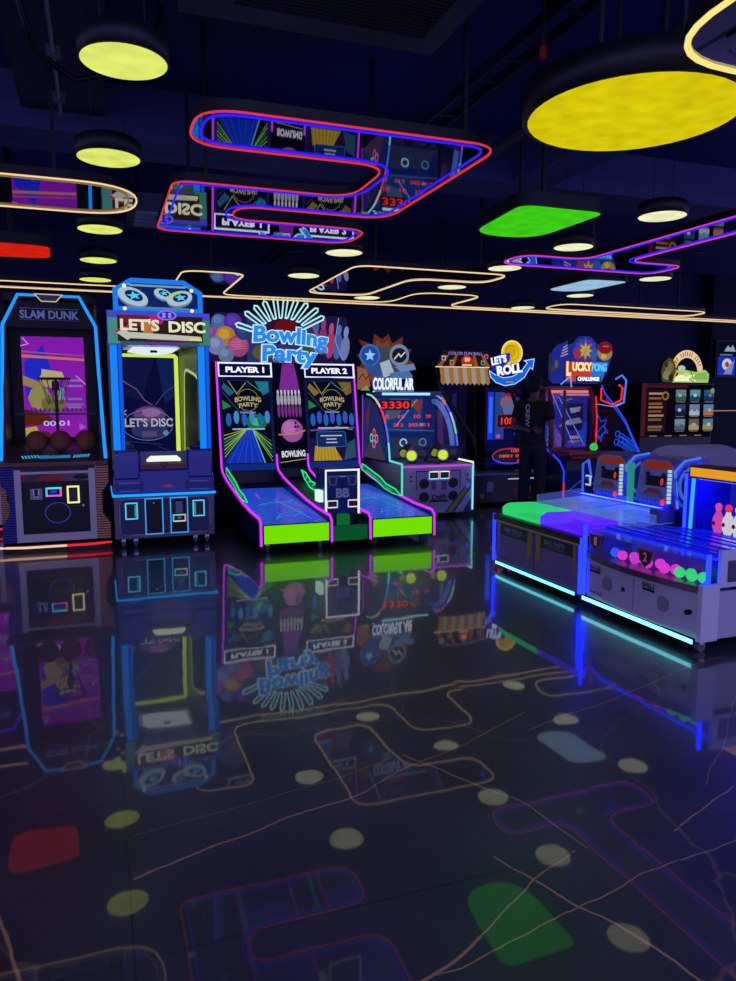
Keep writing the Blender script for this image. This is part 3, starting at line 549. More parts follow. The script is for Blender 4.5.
# ------------------------------------------------------------------ bowling machine
def bowling():
    t = thing('bowling_machine', 'two-lane bowling machine with purple neon edges and a Bowling Party marquee', 'arcade machine', (2.37, 7.03, 0))
    HB = mat('141c58', .35); LANE = lane_mat()
    prof = [(-.02,.10),(-.02,.30),(.05,.345),(.5,.355),(.95,.39),(1.5,.46),(2.0,.53),(2.3,.60),(2.36,.66)]
    for s in (-1, 1):
        cx = -.57 if s < 0 else .565; h = .36
        b = MB(); b.prism([(.02,.09),(.02,.28),(2.0,.41),(2.34,.44),(2.34,.09)],'x',cx-h+.03,cx+h-.03,HB); ln = b.out('lane', t)
        b = MB(); b.add([(cx-h+.03,.0,.288),(cx+h-.03,.0,.288),(cx+h-.03,1.95,.415),(cx-h+.03,1.95,.415)],[(0,1,2,3)],LANE); P = Pl(b,(cx,.02,.294),(1,0,0),(0,1.95,.125))
        for q in ([(-.15,.2),(-.02,.35),(.06,.28),(.2,.45),(.12,.52),(-.05,.42)],[(-.2,.9),(.0,1.05),(.15,.95),(.25,1.1)]): P.line(q,.012,glow('3fb8e8',.55),True)
        P.line([(.2,.1),(.05,1.2)],.008,glow('5ab0ff',.7)); P.line([(-.1,1.25),(-.08,1.6)],.014,glow('c040e0',.7)); b.out('lane_surface', ln)
        b = MB(); b.box(cx-h+.025,cx+h-.025,-.03,.02,.095,.285,mat('306010',.4)); P = Pl(b,(cx,-.031,0)); P.rect(-h+.03,h-.03,.10,.28,glow('78e800',.92)); b.out('lit_front_panel', ln)
        for q in (-1, 1):
            x = cx+h*q; b = MB(); b.prism([(p[0],p[1]-.012) for p in prof]+[(2.36,.08),(.0,.08)],'x',x-.022,x+.022,mat('0c1236',.35,coat=.3)); b.out('side_rail', ln)
            b = MB(); pts = [(x,-.035,.08)]+[(x,p[0]-.01,p[1]) for p in prof[1:]]; 
            if not (q*s < 0): pts += [(x,2.345,1.2),(x,2.345,1.99)]
            else: pts += [(x,2.345,.80)]
            b.tube(pts,.013,N_PINK); b.lean(.66,.2).out('neon_edge', ln)
        fx = cx-h
        for x, lo in ((cx-h, 0 if s < 0 else None), (cx+h, None if s < 0 else 0)):
            if lo is None: continue
            z = lambda y: .36+.10*max(0,y-.4)
            zz = [(.82,.40),(1.0,.455),(1.3,.485),(1.5,.55),(2.15,.66)] ; lw = [(2.15,.585),(1.6,.49),(1.35,.425),(1.05,.395)]
            pts = [(y,v+lo) for y,v in zz+lw]
            xo = -.026 if lo < 0 else (.03 if x < cx else -.03)
            b = MB(); b.prism(pts,'x',x+xo-.004,x+xo+.004,glow('1a7a5c',.6)); b.tube([(x+xo,p[0],p[1]) for p in pts],.009,N_GREEN,True)
            if lo < 0:
                for k in range(5): b.tube([(x+xo-.006,1.55+k*.1,.30+k*.022),(x+xo-.006,1.62+k*.1,.37+k*.022)],.006,N_GREEN)
            else: b.tube([(x+xo,1.1,.43),(x+xo,1.4,.455),(x+xo,1.6,.52),(x+xo,2.0,.59)],.006,glow('5ad0e8',.8))
            b.out('zigzag_fin', ln)
        casters(ln, [(cx-.27,.1),(cx+.27,.1),(cx-.27,2.1),(cx+.27,2.1)])
    b = MB(); b.box(-.91,.90,2.38,2.66,.05,1.98,mat('0c1030',.4)); b.lean(.62,.2).out('back_cabinet', t)
    def scr(cx, two):
        b = MB(); b.box(cx-.35,cx+.35,2.345,2.38,.60,1.78,mat('14286c',.3)); P = Pl(b,(cx,2.344,0)); P.rect(-.34,.34,.605,.685,glow('1838a0',.55)); P.rect(-.31,.31,.69,1.74,glow('0a1028',.6))
        if not two:
            P.poly([(-.31,.70),(.20,.70),(.06,1.13),(-.02,1.13)],glow('1438c8',.75)); P.poly([(-.31,.70),(-.31,1.0),(-.02,1.13)],glow('0c3a50',.6))
            for k in range(7): P.line([(-.31,.78+k*.045),(-.0+.005*k,1.14)],.008,glow(('b8d838','38c060','e0e060')[k%3],.7))
            for k in range(6): P.line([(.30,.72+k*.05),(.05,1.14)],.008,glow(('58d868','c8e050','308870')[k%3],.7))
            P.line([(.2,.7),(.06,1.13)],.014,glow('70c8f0',.7))
            for k in range(5): P.line([(-.26+k*.1,.7),(-.01+k*.01,1.12)],.004,glow('4a78ff',.6))
            P.ell(.12,1.22,.14,.10,glow('1c7a50',.7)); P.ell(.12,1.22,.08,.05,glow('50d080',.7))
            for k in range(6): P.ell(-.24+k*.1,1.25+.03*(k%2),.035,.085,glow(('2878e0','50a8f0')[k%2],.6),10)
        else:
            P.poly([(-.31,.70),(.31,.70),(.31,.95),(-.31,1.0)],glow('241848',.7)); P.poly([(-.28,.70),(.12,.70),(.02,.88),(-.25,.9)],glow('b89830',.7))
            for k in range(7): P.line([(-.25+k*.05,.71),(-.22+k*.04,.88)],.012,glow('e0b840',.7))
            P.poly([(.14,.70),(.31,.74),(.31,.98),(.2,.92)],glow('306080',.6)); P.poly(rrect(-.22,.18,.88,1.08,.03),glow('142c68',.8)); P.line(rrect(-.22,.18,.88,1.08,.03),.008,glow('2a70d0',.8),True)
            for k, l in enumerate((.3,.14,.16)): P.rect(-.02-l/2,-.02+l/2,1.02-k*.045,1.035-k*.045,glow('d0d8f0',.7))
            for k in range(7): P.ell(-.26+k*.09,1.24+.03*(k%2),.035,.085,glow(('2878e0','5060f0')[k%2],.6),10)
            P.line([(-.3,1.1),(.3,1.13)],.02,glow('8a60e0',.5)); P.line([(.05,1.15),(.28,1.1)],.01,glow('c8b830',.5))
        for q, col in (([(-.28,1.72),(-.15,1.6),(-.22,1.55),(-.31,1.66)],'2878a8' if not two else 'b08830'),([(.12,1.74),(.3,1.74),(.3,1.6),(.22,1.56)],'2890b8' if not two else '987830'),([(-.31,1.5),(-.2,1.42),(-.31,1.38)],'30a060')): P.poly(q,glow(col,.55))
        P.line([(-.22,1.74),(-.12,1.58),(.0,1.72)],.01,glow('d8c870',.5)); P.line([(.02,1.74),(.18,1.62),(.28,1.70)],.008,glow('50c0c8',.5)); P.line([(-.3,1.6),(-.1,1.35),(0,1.38)],.006,glow('5070c0',.5)); P.ring(.02,1.5,.14,.006,glow('c8b050',.5))
        P.text('BOWLING',.02,1.50,.34,.06,glow('c0b888',.8),.03,arc=.02); P.text('PARTY',.02,1.425,.24,.055,glow('c0b888',.8),.03,arc=.02)
        P.rect(-.09,.11,1.33,1.35,glow('8890e0',.7)); P.rect(-.2,.22,1.12,1.14,glow('c0d0f0',.6)); b.lean(.62,.2).out('screen', t)
    scr(-.57, 0); scr(.565, 1)
    for cx, n in ((-.57,'PLAYER 1'),(.565,'PLAYER 2')):
        b = MB(); b.box(cx-.355,cx+.355,2.30,2.38,1.79,1.985,BLACK); P = Pl(b,(cx,2.298,0)); P.rect(-.35,.35,1.795,1.98,glow('0c1060',.4)); P.text(n,0,1.888,.50,.075,glow('f4f6ff',1.1),.045); b.lean(.62,.2).out('player_sign', t)
        b = MB(); b.tube([(cx-.34,2.295,1.803),(cx+.34,2.295,1.803),(cx+.34,2.295,1.972),(cx-.34,2.295,1.972)],.012,N_WHITE,True); b.lean(.62,.2).out('neon_sign_frame', t)
    b = MB(); P = Pl(b,(0,2.375,0)); P.rect(-.2,.2,.62,1.98,glow('0a0824',.5)); P.poly([(-.06,1.98),(.10,1.98),(.16,1.62),(-.12,1.62)],glow('8a30a8',.7)); 
    for k in range(7):
        u = -.14+k*.047; P.ell(u,1.50,.021,.085,glow('b8b4c8',.7),10); P.ell(u,1.60,.014,.035,glow('d8d4e0',.75),8); P.ell(u,1.36,.02,.09,glow('8a3898',.6),10)
    P.ell(.02,1.10,.15,.15,glow('a858b0',.75)); P.ell(-.02,1.14,.09,.09,glow('c478c0',.75)); 
    for u, w in ((.07,1.2),(.1,1.15),(.06,1.15)): P.ell(u,w,.016,.02,glow('401058',.7),8)
    P.line([(-.16,1.05),(.06,1.06),(.19,1.1)],.02,glow('d8a048',.6)); P.text('BOWLING',.02,.80,.32,.085,glow('e0e0ee',.9),.04,.03); P.line([(-.16,.69),(.18,.73)],.008,glow('d8b890',.7)); b.lean(.62,.2).out('centre_panel', t)
    # marquee
    b = MB(); P0 = [(-1.08,1.99),(.86,1.99),(.88,2.62),(.40,2.64),(-.4,2.62),(-.9,2.62),(-1.08,2.4)]; b.prism(P0,'y',2.74,2.78,mat('201838',.4)); P = Pl(b,(0,2.738,0)); P.poly(P0,glow('2a2060',.5)); P.poly([(-.5,2.0),(.4,2.0),(.5,2.6),(-.5,2.6)],glow('3a4088',.55)); P.ell(.0,2.42,.25,.18,glow('501038',.6)); P.ell(.02,2.44,.16,.13,glow('70141c',.7))
    for u, w, r, c in ((-.98,2.36,.11,'a050b0'),(-.86,2.50,.10,'5a78b8'),(-.68,2.50,.12,'6038b8'),(-.78,2.32,.13,'c89838'),(-.9,2.2,.12,'8890c8'),(-.62,2.2,.14,'b85088'),(-.78,2.08,.1,'7088b8'),(-.55,2.38,.1,'384890')): P.ell(u,w,r,r,glow(c,.62)); P.ell(u-.02,w+.03,r*.55,r*.5,glow(c,.9))
    for k in range(4): P.line([(-.74,2.15+k*.03),(-.52,2.17+k*.03)],.008,glow('e08ab8',.6))
    for k, (u, w, h, c) in enumerate(((.42,2.3,.24,'5060b0'),(.52,2.36,.26,'a04088'),(.63,2.30,.26,'c8507a'),(.74,2.28,.25,'5878d0'),(.84,2.26,.24,'8898e0'))): P.ell(u,w-.06,.065,h*.7,glow(c,.55),14,-.15); P.ell(u+.02,w+.16,.035,.08,glow(c,.75),10,-.15)
    P.line([(.34,2.55),(.5,2.3),(.6,2.1)],.02,glow('e06890',.5)); P.line([(.75,2.6),(.7,2.3),(.8,2.05)],.012,glow('a8d0f0',.5)); P.ell(-.3,2.12,.14,.1,glow('707838',.5)); P.ell(.3,2.1,.1,.12,glow('506838',.5)); b.out('marquee_board', t)
    b = MB()
    fx = [(-.62,2.47),(-.50,2.62),(-.38,2.70),(-.26,2.76),(-.12,2.80),(.02,2.81),(.16,2.80),(.30,2.76),(.44,2.70),(.52,2.60)]
    pts = []; ctr = (-.05,2.30)
    for k, (u, w) in enumerate(fx):
        d = Vector((u-ctr[0],w-ctr[1])); n = Vector((-d.y,d.x)).normalized()*.032; e = Vector((u,w)); i = Vector(ctr)+d*.55
        if k: pts.append(tuple((Vector(prev)+i)/2*.0+ (Vector(prev)*.5+i*.5)))
        pts += [tuple(i+n*.7), tuple(e+n*.9), tuple(e+d.normalized()*.03), tuple(e-n*.9), tuple(i-n*.7)]; prev = i
    b.tube([(p[0],2.72,p[1]) for p in pts],.012,glow('b8f4f4',1.0)); b.out('neon_pins_outline', t)
    b = MB(); P = Pl(b,(.03,2.51,.02)); P.text('Bowling',0,2.255,1.02,.30,glow('bfe6ff',1.0),.085,-.07,depth=.02,arc=.03); P.text('Party',-.02,2.03,.76,.30,glow('bfe6ff',1.0),.085,-.05,depth=.02,arc=.02); P.o = P.o+P.n*.021; P.text('Bowling',0,2.255,.99,.27,glow('2a8cf0',.95),.035,-.07,depth=.012,arc=.03); P.text('Party',-.02,2.03,.73,.27,glow('2a8cf0',.95),.035,-.05,depth=.012,arc=.02); b.out('marquee_lettering', t)
    # ball kiosk between the lanes
    b = MB(); b.box(-.19,.18,.26,.62,.30,.78,HB); b.prism([(.62,.08),(.62,.30),(1.4,.34),(2.3,.50),(2.3,.08)],'x',-.17,.16,mat('0c0c1c',.4)); k_ = b.out('ball_kiosk', t)
    for pts in ([(2.2,.60),(2.0,.585),(1.75,.50),(1.5,.49),(1.30,.44),(1.25,.37),(1.5,.40),(1.8,.42),(2.05,.50)], [(1.1,.40),(.95,.38),(.85,.34),(.90,.30),(1.1,.34)]):
        b = MB(); b.prism(pts,'x',.076,.084,glow('1a7a5c',.6)); b.tube([(.074,q[0],q[1]) for q in pts],.010,N_GREEN,True)
        for k in range(4): b.tube([(.072,pts[0][0]-.12-.16*k,pts[0][1]-.02-.035*k),(.072,pts[0][0]-.06-.15*k,pts[0][1]-.06-.03*k)],.006,N_GREEN) if len(pts) > 5 else None
        b.out('zigzag_fin', k_)

    b = MB(); P = Pl(b,(0,.258,0)); P.rect(-.185,.175,.30,.775,glow('14246c',.45))
    for s in (-1, 1):
        P.poly([(.105*s-.06,.72),(.105*s+.06,.72),(.105*s+.04,.61),(.105*s-.04,.61)],mat('6a6a98',.4)); P.poly([(.105*s-.035,.70),(.105*s+.035,.70),(.105*s+.02,.63),(.105*s-.02,.63)],mat('202050',.4))
    P.text('BB',0,.535,.15,.10,glow('6a6ab8',.5),.04); P.rect(-.04,.04,.705,.715,glow('9098c0',.5)); b.out('front_plate', k_)
    for x in (-.115,.115):
        b = MB(); P = Pl(b,(x,.254,.42)); rgb_frame(P,-.055,.055,-.035,.035,.013,('ffd0e0','70e8ff','e8e0b0','e0b0ff'),BLACK); P.rect(-.03,.03,-.015,.012,mat('3c3a4a',.3)); b.out('card_reader', k_)
    b = MB(); b.tube([(-.185,.25,.31),(-.185,.25,.775),(.175,.25,.775),(.175,.25,.31)],.012,N_WHITE); b.out('neon_frame', k_)
    b = MB(); b.box(-.245,-.20,.30,.46,.44,.56,glow('d8ffe8',1.0)); b.out('side_button', k_)
    b = MB(); G = glow('0c6a38',.55); GP = mat('126a3c',.35)
    b.box(-.19,.19,-.0,.02,.075,.235,GP); b.box(-.19,-.17,.02,.26,.075,.24,GP); b.box(.17,.19,.02,.26,.075,.24,GP); b.box(-.17,.17,.02,.26,.075,.095,GP); P = Pl(b,(0,-.001,0)); P.rect(-.185,.185,.08,.23,G); b.box(-.17,.17,.25,.26,.09,.32,BLACK); b.cyl((-.02,.18,.09),(-.02,.18,.32),.07,glow('148a40',.5),14); b.out('ball_bin', k_)
def lane_mat():
    m = bpy.data.materials.new('lane_dots'); m.use_nodes = True; nt = m.node_tree; b = nt.nodes['Principled BSDF']; L = nt.links.new
    g = N(nt,'ShaderNodeNewGeometry'); mp = N(nt,'ShaderNodeMapping'); mp.inputs['Scale'].default_value = (38,26,0); mp.inputs['Rotation'].default_value = (0,0,.78); L(g.outputs['Position'],mp.inputs[0])
    v = N(nt,'ShaderNodeTexVoronoi'); v.inputs['Randomness'].default_value = 0; v.inputs['Scale'].default_value = 1; L(mp.outputs[0],v.inputs['Vector'])
    r = N(nt,'ShaderNodeValToRGB'); r.color_ramp.elements[0].color = (.006,.02,.22,1); r.color_ramp.elements[1].color = (.03,.12,.95,1); r.color_ramp.elements[0].position = .28; r.color_ramp.elements[1].position = .42
    L(v.outputs['Distance'],r.inputs[0]); L(r.outputs[0],b.inputs['Base Color']); L(r.outputs[0],b.inputs['Emission Color']); b.inputs['Specular IOR Level'].default_value = .25; b.inputs['Emission Strength'].default_value = .62; b.inputs['Roughness'].default_value = .2
    return m
bowling()

# ------------------------------------------------------------------ air shooting machine
def digits(P, s, cx, cy, w, h, col='ff2a2a', st=1.1): P.text(s, cx, cy, w, h, glow(col, st), .02)
def air_machine():
    t = thing('shooting_machine', 'air gun shooting machine with rainbow arches and a COLORFUL AIR star sign', 'arcade machine', (4.05, 8.52, 0))
    W = mat('a8a2c0', .4); b = MB(); b.box(-.5,.5,0,1.45,.05,.67,W); b.out('base_cabinet', t, bevel=.01)
    b = MB(); P = Pl(b,(0,-.002,0)); P.rect(-.44,.48,.06,.66,mat('bcb4d0',.4)); P.poly([(-.3,.6),(.32,.6),(.32,.22),(.22,.1),(-.2,.1),(-.3,.22)],mat('a8a0c8',.4)); P.line([(-.3,.6),(-.3,.36)],.012,BLACK); P.line([(.32,.6),(.32,.36)],.012,BLACK); P.line([(-.3,.6),(-.1,.6)],.012,BLACK); P.line([(.12,.6),(.32,.6)],.012,BLACK)
    for u in (-.19,.22):
        for w in (.44,.27): P.ell(u,w,.07,.065,mat('15131f',.5)); P.ring(u,w,.05,.006,mat('3c3850',.5))
    P.poly([(.1,.06),(.24,.06),(.48,.38),(.48,.24),(.36,.06),(.48,.06),(.48,.5)],mat('2a4488',.4)); P.poly([(.13,.06),(.2,.06),(.48,.42),(.48,.48)],mat('98a838',.4)); P.poly([(-.44,.06),(-.3,.06),(-.44,.2)],mat('2a4488',.4))
    P.text('Dash',.015,.27,.2,.07,mat('1a1830',.4),.03,.08); P.poly([(-.14,.2),(.16,.2),(.12,.23),(-.1,.23)],mat('1a1830',.4))
    for u, w in ((-.38,.54),(-.38,.48),(.42,.54),(.42,.48)): P.ell(u,w,.016,.016,mat('60284a',.4),8)
    P.star(.43,.40,.05,.025,4,glow('5040f0',.8)); 
    for u in (-.06,.09): P.poly(rrect(u-.03,u+.03,.36,.47,.01),mat('60588a',.4))
    b.out('front_art', t)
    for u in (-.055,.095):
        b = MB(); P = Pl(b,(u,-.008,.545)); rgb_frame(P,-.065,.065,-.045,.045,.014,('90f0ff','ff9090','e0ffd0','a0c0ff'),BLACK); P.rect(-.035,.035,-.02,.02,mat('585468',.3)); b.out('card_reader', t)
    b = MB(); b.tube([(-.5,-.012,.665),(.5,-.012,.665)],.014,glow('c050e8',.9)); b.out('lit_lip', t)
    def rainbow(name, pts, r, cols):
        L = len(pts); b = MB()
        for i in range(L-1): b.tube([pts[i],pts[i+1]],r,glow(cols[i*len(cols)//(L-1)],1.0))
        b.out(name, t)
    def lerp(pts, n):
        o = []
        for i in range(len(pts)-1):
            a, c = Vector(pts[i]), Vector(pts[i+1])
            o += [tuple(a.lerp(c,j/n)) for j in range(n)]
        return o+[tuple(pts[-1])]
    RC = ('58e8c0','60e8f0','4a70ff','e84060','f0c0a0','70f0e0')
    for s in (-1, 1):
        x = .5*s; arc = [(x,.42,.70)]+[(x,.42+.85*(1-math.cos(a))+.0,.72+.86*math.sin(a)) for a in [PI/2*k/8 for k in range(1,9)]]
        full = [(x,-.015,.08),(x,-.015,.70),(x,.40,.71)]+arc[1:]
        rainbow('rainbow_neon', lerp(full,3), .013, RC if s < 0 else ('80f0ff','f0ffd0','ff5050','4870ff','60e0a0','a0c8ff','4060ff','ff5060','80a0ff','70e8c0'))
        b = MB(); prof = [(.42,.68)]+[(p[1],p[2]) for p in arc]+[(1.45,1.58),(1.45,.68)]
        if s < 0:
            b.prism(prof,'x',x-.01,x+.01,mat('3a3468',.35)); P = Pl(b,(x-.012,0,0),(0,-1,0),(0,0,1)); P.poly([(-q[0],q[1]) for q in inset(prof,.05)],glow('2c3c84',.45)); P.poly([(-1.4,.7),(-.5,.7),(-.9,1.1)],glow('5a5070',.4)); P.poly([(-1.3,1.3),(-1.1,1.5),(-1.2,1.0)],glow('80405a',.4)); P.line([(-1.42,.7),(-1.42,1.55)],.05,glow('a030d8',.8))
            for du, dw in ((0,.075),(0,-.075),(.09,0),(-.09,0)): P.ring(-.95+du*1.1,.98+dw,.05,.022,glow(('70e8f0','e070c0','f06060','60e0a0')[int((du*100+dw*37)%4)],.9))
            b.out('side_art_panel', t)
        else:
            b.prism(prof,'x',x-.008,x+.008,clear('a8b8f0',.10)); b.out('side_window', t)
    b = MB(); b.tube([(.5,.52,.75)]+[(.5-.03,.52+.70*(1-math.cos(PI/2*k/8)),.75+.74*math.sin(PI/2*k/8)) for k in range(1,9)],.035,clear('c8d8ff',.35,.1,'6a90ff',.45)); b.out('acrylic_arch', t)
    b = MB(); b.box(-.5,.5,1.15,1.45,.67,1.58,mat('1a2050',.4)); P = Pl(b,(0,1.148,0)); P.rect(-.49,.49,.68,1.56,glow('1c3080',.5)); P.rect(-.45,.3,1.05,1.52,glow('1a4aa0',.5)); P.poly([(-.2,1.52),(.1,1.52),(-.1,1.25),(-.3,1.2)],glow('5a70a8',.45)); P.poly([(.05,1.5),(.3,1.5),(.25,1.3)],glow('a04a38',.5)); P.poly([(-.49,.7),(.49,.7),(.3,.95),(-.4,1.0)],glow('38406c',.5)); P.line([(-.1,1.15),(.2,1.5)],.02,glow('8ab0e0',.5)); P.line([(-.48,1.1),(.48,1.06)],.015,glow('60708c',.5)); P.ring(0,.9,.05,.02,glow('90d8f0',.8)); P.ring(.3,.9,.05,.02,glow('6090c0',.6))
    P.rect(-.36,.12,1.36,1.5,mat('140814',.4)); digits(P,'3330',-.12,1.43,.42,.10)
    for k in range(3): digits(P,'10',-.27+k*.24,1.27,.10,.05)
    for k, u in enumerate((-.33,-.08,.15,.33)): digits(P,'20 2' if k % 2 else '202',u,1.15,.15,.045)
    digits(P,'20',.38,1.27,.08,.05); P.rect(-.46,-.4,1.14,1.17,glow('70d0f0',.7)); P.rect(.24,.3,1.14,1.17,glow('90b0d0',.5)); b.out('score_screen', t)
    b = MB(); b.box(-.5,.5,.95,1.45,1.56,1.62,mat('505c8c',.35)); P = Pl(b,(0,.948,0)); P.rect(-.4,.32,1.565,1.60,glow('b0ecff',1.0)); b.out('top_lamp', t)
    for gx, n in ((-.22,0),(.22,1)):
        g = MB(); K = mat('2c3a78',.3,coat=.4); 
        g.cyl((gx-.10,.10,.80),(gx+.05,.42,.83),.085,K,18); g.box(gx-.02,gx+.2,.2,.42,.76,.90,K); g.cyl((gx+.15,.34,.83),(gx+.26,.5,.84),.05,BLACK,14); g.cyl((gx-.16,.22,.82),(gx-.02,.42,.86),.07,BLACK,16); g.cyl((gx,.3,.67),(gx,.3,.78),.05,BLACK,12); g.tube([(gx+.08,.1,.72),(gx+.12,.05,.8),(gx+.2,.12,.9),(gx+.26,.25,.9)],.018,mat('30303c',.4)); gun = g.out('air_gun', t)
        g = MB(); d = Vector((-.10-.05,.10-.42,-.03)).normalized(); a = Vector((gx-.10,.10,.80)); g.cyl(a,a+d*.02,.078,mat('b8c0c8',.3),18); g.cyl(a+d*.02,a+d*.028,.062,glow('d8f040',.95),18); g.out('muzzle_lens', gun)
        g = MB(); g.cyl((gx-.17,.205,.82),(gx-.175,.2,.82),.05,glow('98a838',.6),14); g.box(gx+.04,gx+.14,.195,.2,.79,.86,mat('8c8858',.4)); g.out('gun_badge', gun)
        g = MB(); g.prism([(gx-.16,.05),(gx+.2,.05),(gx+.2,.5),(gx-.16,.5)],'z',.67,.69,mat('9a94a8',.35)); g.out('gun_mount', t)
    # star sign
    b = MB(); ctr = (-.34,2.0); pts = []
    random.seed(3)
    for k in range(26):
        a = 2*PI*k/26; r = (.50 if k % 2 == 0 else .36)*(1+.08*random.uniform(-1,1)); pts.append((max(-.745,ctr[0]+r*.92*math.cos(a)), max(1.62,ctr[1]+r*.86*math.sin(a))))
    b.prism(pts,'y',1.0,1.04,mat('40181c',.4)); P = Pl(b,(0,.998,0)); P.poly(pts,glow('7c3c2c',.55)); P.poly([(ctr[0]+(p[0]-ctr[0])*.80,ctr[1]+(p[1]-ctr[1])*.80) for p in pts],glow('9a5c48',.45)); P.poly([(ctr[0]+(p[0]-ctr[0])*.62,ctr[1]+(p[1]-ctr[1])*.62) for p in pts],glow('4c5468',.6))
    P.poly([(-.74,1.64),(-.55,1.68),(-.6,1.9),(-.74,1.95)],glow('c07858',.5)); P.line([(-.72,1.78),(-.66,1.85),(-.62,1.78),(-.57,1.84)],.012,BLACK); P.poly([(-.7,1.63),(-.56,1.63),(-.6,1.7)],glow('98c070',.6))
    P.ell(-.56,2.10,.15,.15,glow('3a70d0',.8)); P.ell(-.56,2.10,.125,.125,glow('2450a8',.8)); P.star(-.56,2.10,.085,.038,5,glow('90c8f8',.95)); P.poly([(-.66,1.98),(-.4,1.95),(-.35,1.8),(-.55,1.84)],glow('3a58a0',.7))
    P.ell(-.13,2.11,.145,.15,glow('8098c0',.7)); P.ell(-.13,2.11,.11,.10,glow('241c24',.7)); P.line([(-.2,2.06),(-.14,2.13),(-.11,2.09),(-.05,2.15)],.018,glow('e0e0e8',.8))
    P.poly([(-.42,2.0),(-.28,2.05),(-.2,1.86),(-.36,1.8)],glow('b0c4dc',.75)); P.poly([(-.28,1.86),(.0,1.92),(.08,1.82),(-.2,1.76)],glow('5878b8',.75)); P.poly([(-.2,1.95),(.08,2.0),(.12,1.92),(-.1,1.88)],glow('7898d0',.7)); b.out('star_sign', t)
    b = MB(); P = Pl(b,(-.22,.985,0)); P.text('COLORFUL AIR',0,1.715,.62,.20,glow('2878e0',.8),.10,.0,depth=.008); P.o = P.o+P.n*.009; P.text('COLORFUL AIR',0,1.72,.60,.165,glow('f4f8ff',1.1),.03,depth=.006); P.line([(-.3,1.615),(-.02,1.615)],.015,glow('e8f4ff',.9)); P.line([(.06,1.615),(.3,1.615)],.015,glow('e8f4ff',.9)); b.out('sign_lettering', t)
air_machine()

# ------------------------------------------------------------------ carnival stall machine
def stall():
    t = thing('carnival_machine', 'dark carnival stall machine under an orange and white striped awning', 'arcade machine', (5.06, 9.22, 0))
    b = MB(); b.box(-.4,.44,0,1.3,.04,.44,DARK); b.out('base_cabinet', t)
    b = MB(); P = Pl(b,(0,-.002,0)); P.rect(-.36,.4,.06,.42,mat('141a38',.35)); P.rect(.1,.2,.2,.34,mat('8088a8',.4)); P.ell(.02,.14,.04,.04,mat('a86038',.4)); P.line([(-.38,.05),(-.38,.43)],.014,glow('2848c8',.5)); b.out('front_plate', t)
    b = MB(); b.box(-.4,.44,-.02,.4,.44,.46,mat('7888b0',.3)); b.out('worktop', t)
    for s, x in ((-1,-.42),(1,.40)):
        b = MB(); b.prism([(.35,.46),(.55,.46),(1.0,1.0),(1.3,1.7),(1.3,2.0),(.62,2.0),(.62,1.72),(.75,1.2)] if s < 0 else [(.9,.46),(1.3,.46),(1.3,2.0),(1.0,2.0)],'x',x-.02,x+.02,BLACK); b.out('side_frame', t)
    b = MB(); b.tube([(-.40,.58,1.86),(-.40,.62,1.72),(.02,.28,.95),(.08,.26,.46)],.035,BLACK); b.out('slanted_post', t)
    b = MB(); b.box(-.42,.42,1.2,1.3,.46,2.0,NAVY); P = Pl(b,(0,1.198,0)); P.rect(-.40,.40,.5,1.9,glow('14103c',.45)); P.rect(-.12,-.02,.6,1.62,glow('5a2470',.6)); P.rect(.12,.2,.7,1.6,glow('38206c',.5)); P.rect(-.3,-.2,.6,1.5,glow('28204c',.5))
    for u, w, c in ((-.28,1.5,'3a70b0'),(-.02,1.5,'38a0a0'),(-.28,1.2,'c83048'),(-.3,1.0,'d04858'),(-.22,1.35,'f06030'),(-.25,.85,'8040a0')): P.ell(u,w,.04,.10,glow(c,.6),10); P.ell(u,w+.08,.02,.04,glow('e07050',.6),8)
    b.out('prize_board', t)
    for x, z, c in ((-.22,1.25,'c8d0e0'),(.0,1.05,'b070d0')):
        b = MB(); b.lathe([(.012,.22),(.02,.14),(.055,.06),(.05,-.08),(.03,-.12)],(x,.95,z),mat(c,.4),12); b.tube([(x,.95,z+.22),(x,.95,1.8)],.003,BLACK,n=4); b.out('hanging_bottle', t)
    A = [(-.46,1.97),(.43,1.97),(.40,2.22),(-.36,2.22)]
    b = MB(); b.prism(A,'y',.58,.64,BLACK); P = Pl(b,(0,.578,0)); P.poly(A,glow('28141c',.7)); P.line([(-.45,1.978),(.42,1.978)],.014,glow('f0e0b0',1.0))
    for k in range(5): P.poly([(-.44+k*.2,1.985),(-.36+k*.2,1.985),(-.24+k*.14,2.15),(-.28+k*.14,2.15)],glow('a85a20',.7))
    P.ell(.05,2.07,.10,.07,glow('c02820',.8)); P.ell(.05,2.09,.06,.04,glow('f07050',.8)); P.text('20',.05,2.085,.08,.05,glow('ffd0a0',1.0),.04); P.rect(-.03,.13,1.995,2.02,glow('f0c880',.9))
    for u, w, c in ((-.33,2.1,'c8c8d8'),(-.2,2.04,'c0a070'),(.31,2.04,'70b090'),(.36,2.13,'d06890')): P.rect(u-.035,u+.035,w-.03,w+.04,glow(c,.6)); P.ell(u,w,.02,.02,glow('303048',.6),8)
    P.text('COLOR FUN BALL',.02,2.175,.56,.045,glow('8078d8',.9),.03); b.out('lit_header', t)
    b = MB(); P = Pl(b,(0,0,0)); nS = 11
    for k in range(nS):
        x0, x1 = -.38+k*.073, -.38+(k+1)*.073; m = glow('c88a48',.55) if k % 2 == 0 else glow('b8b4a8',.6)
        b.add([(x0,.60,1.97),(x1,.60,1.97),(x1,.55,1.75),(x0,.55,1.75),((x0+x1)/2,.548,1.715)],[(0,1,2,4,3)],m)
        b.add([(x0,.61,1.97),(x1,.61,1.97),(x1,.56,1.75),(x0,.56,1.75)],[(0,1,2,3)],mat('3a3028',.6))
    b.out('striped_awning', t)
stall()

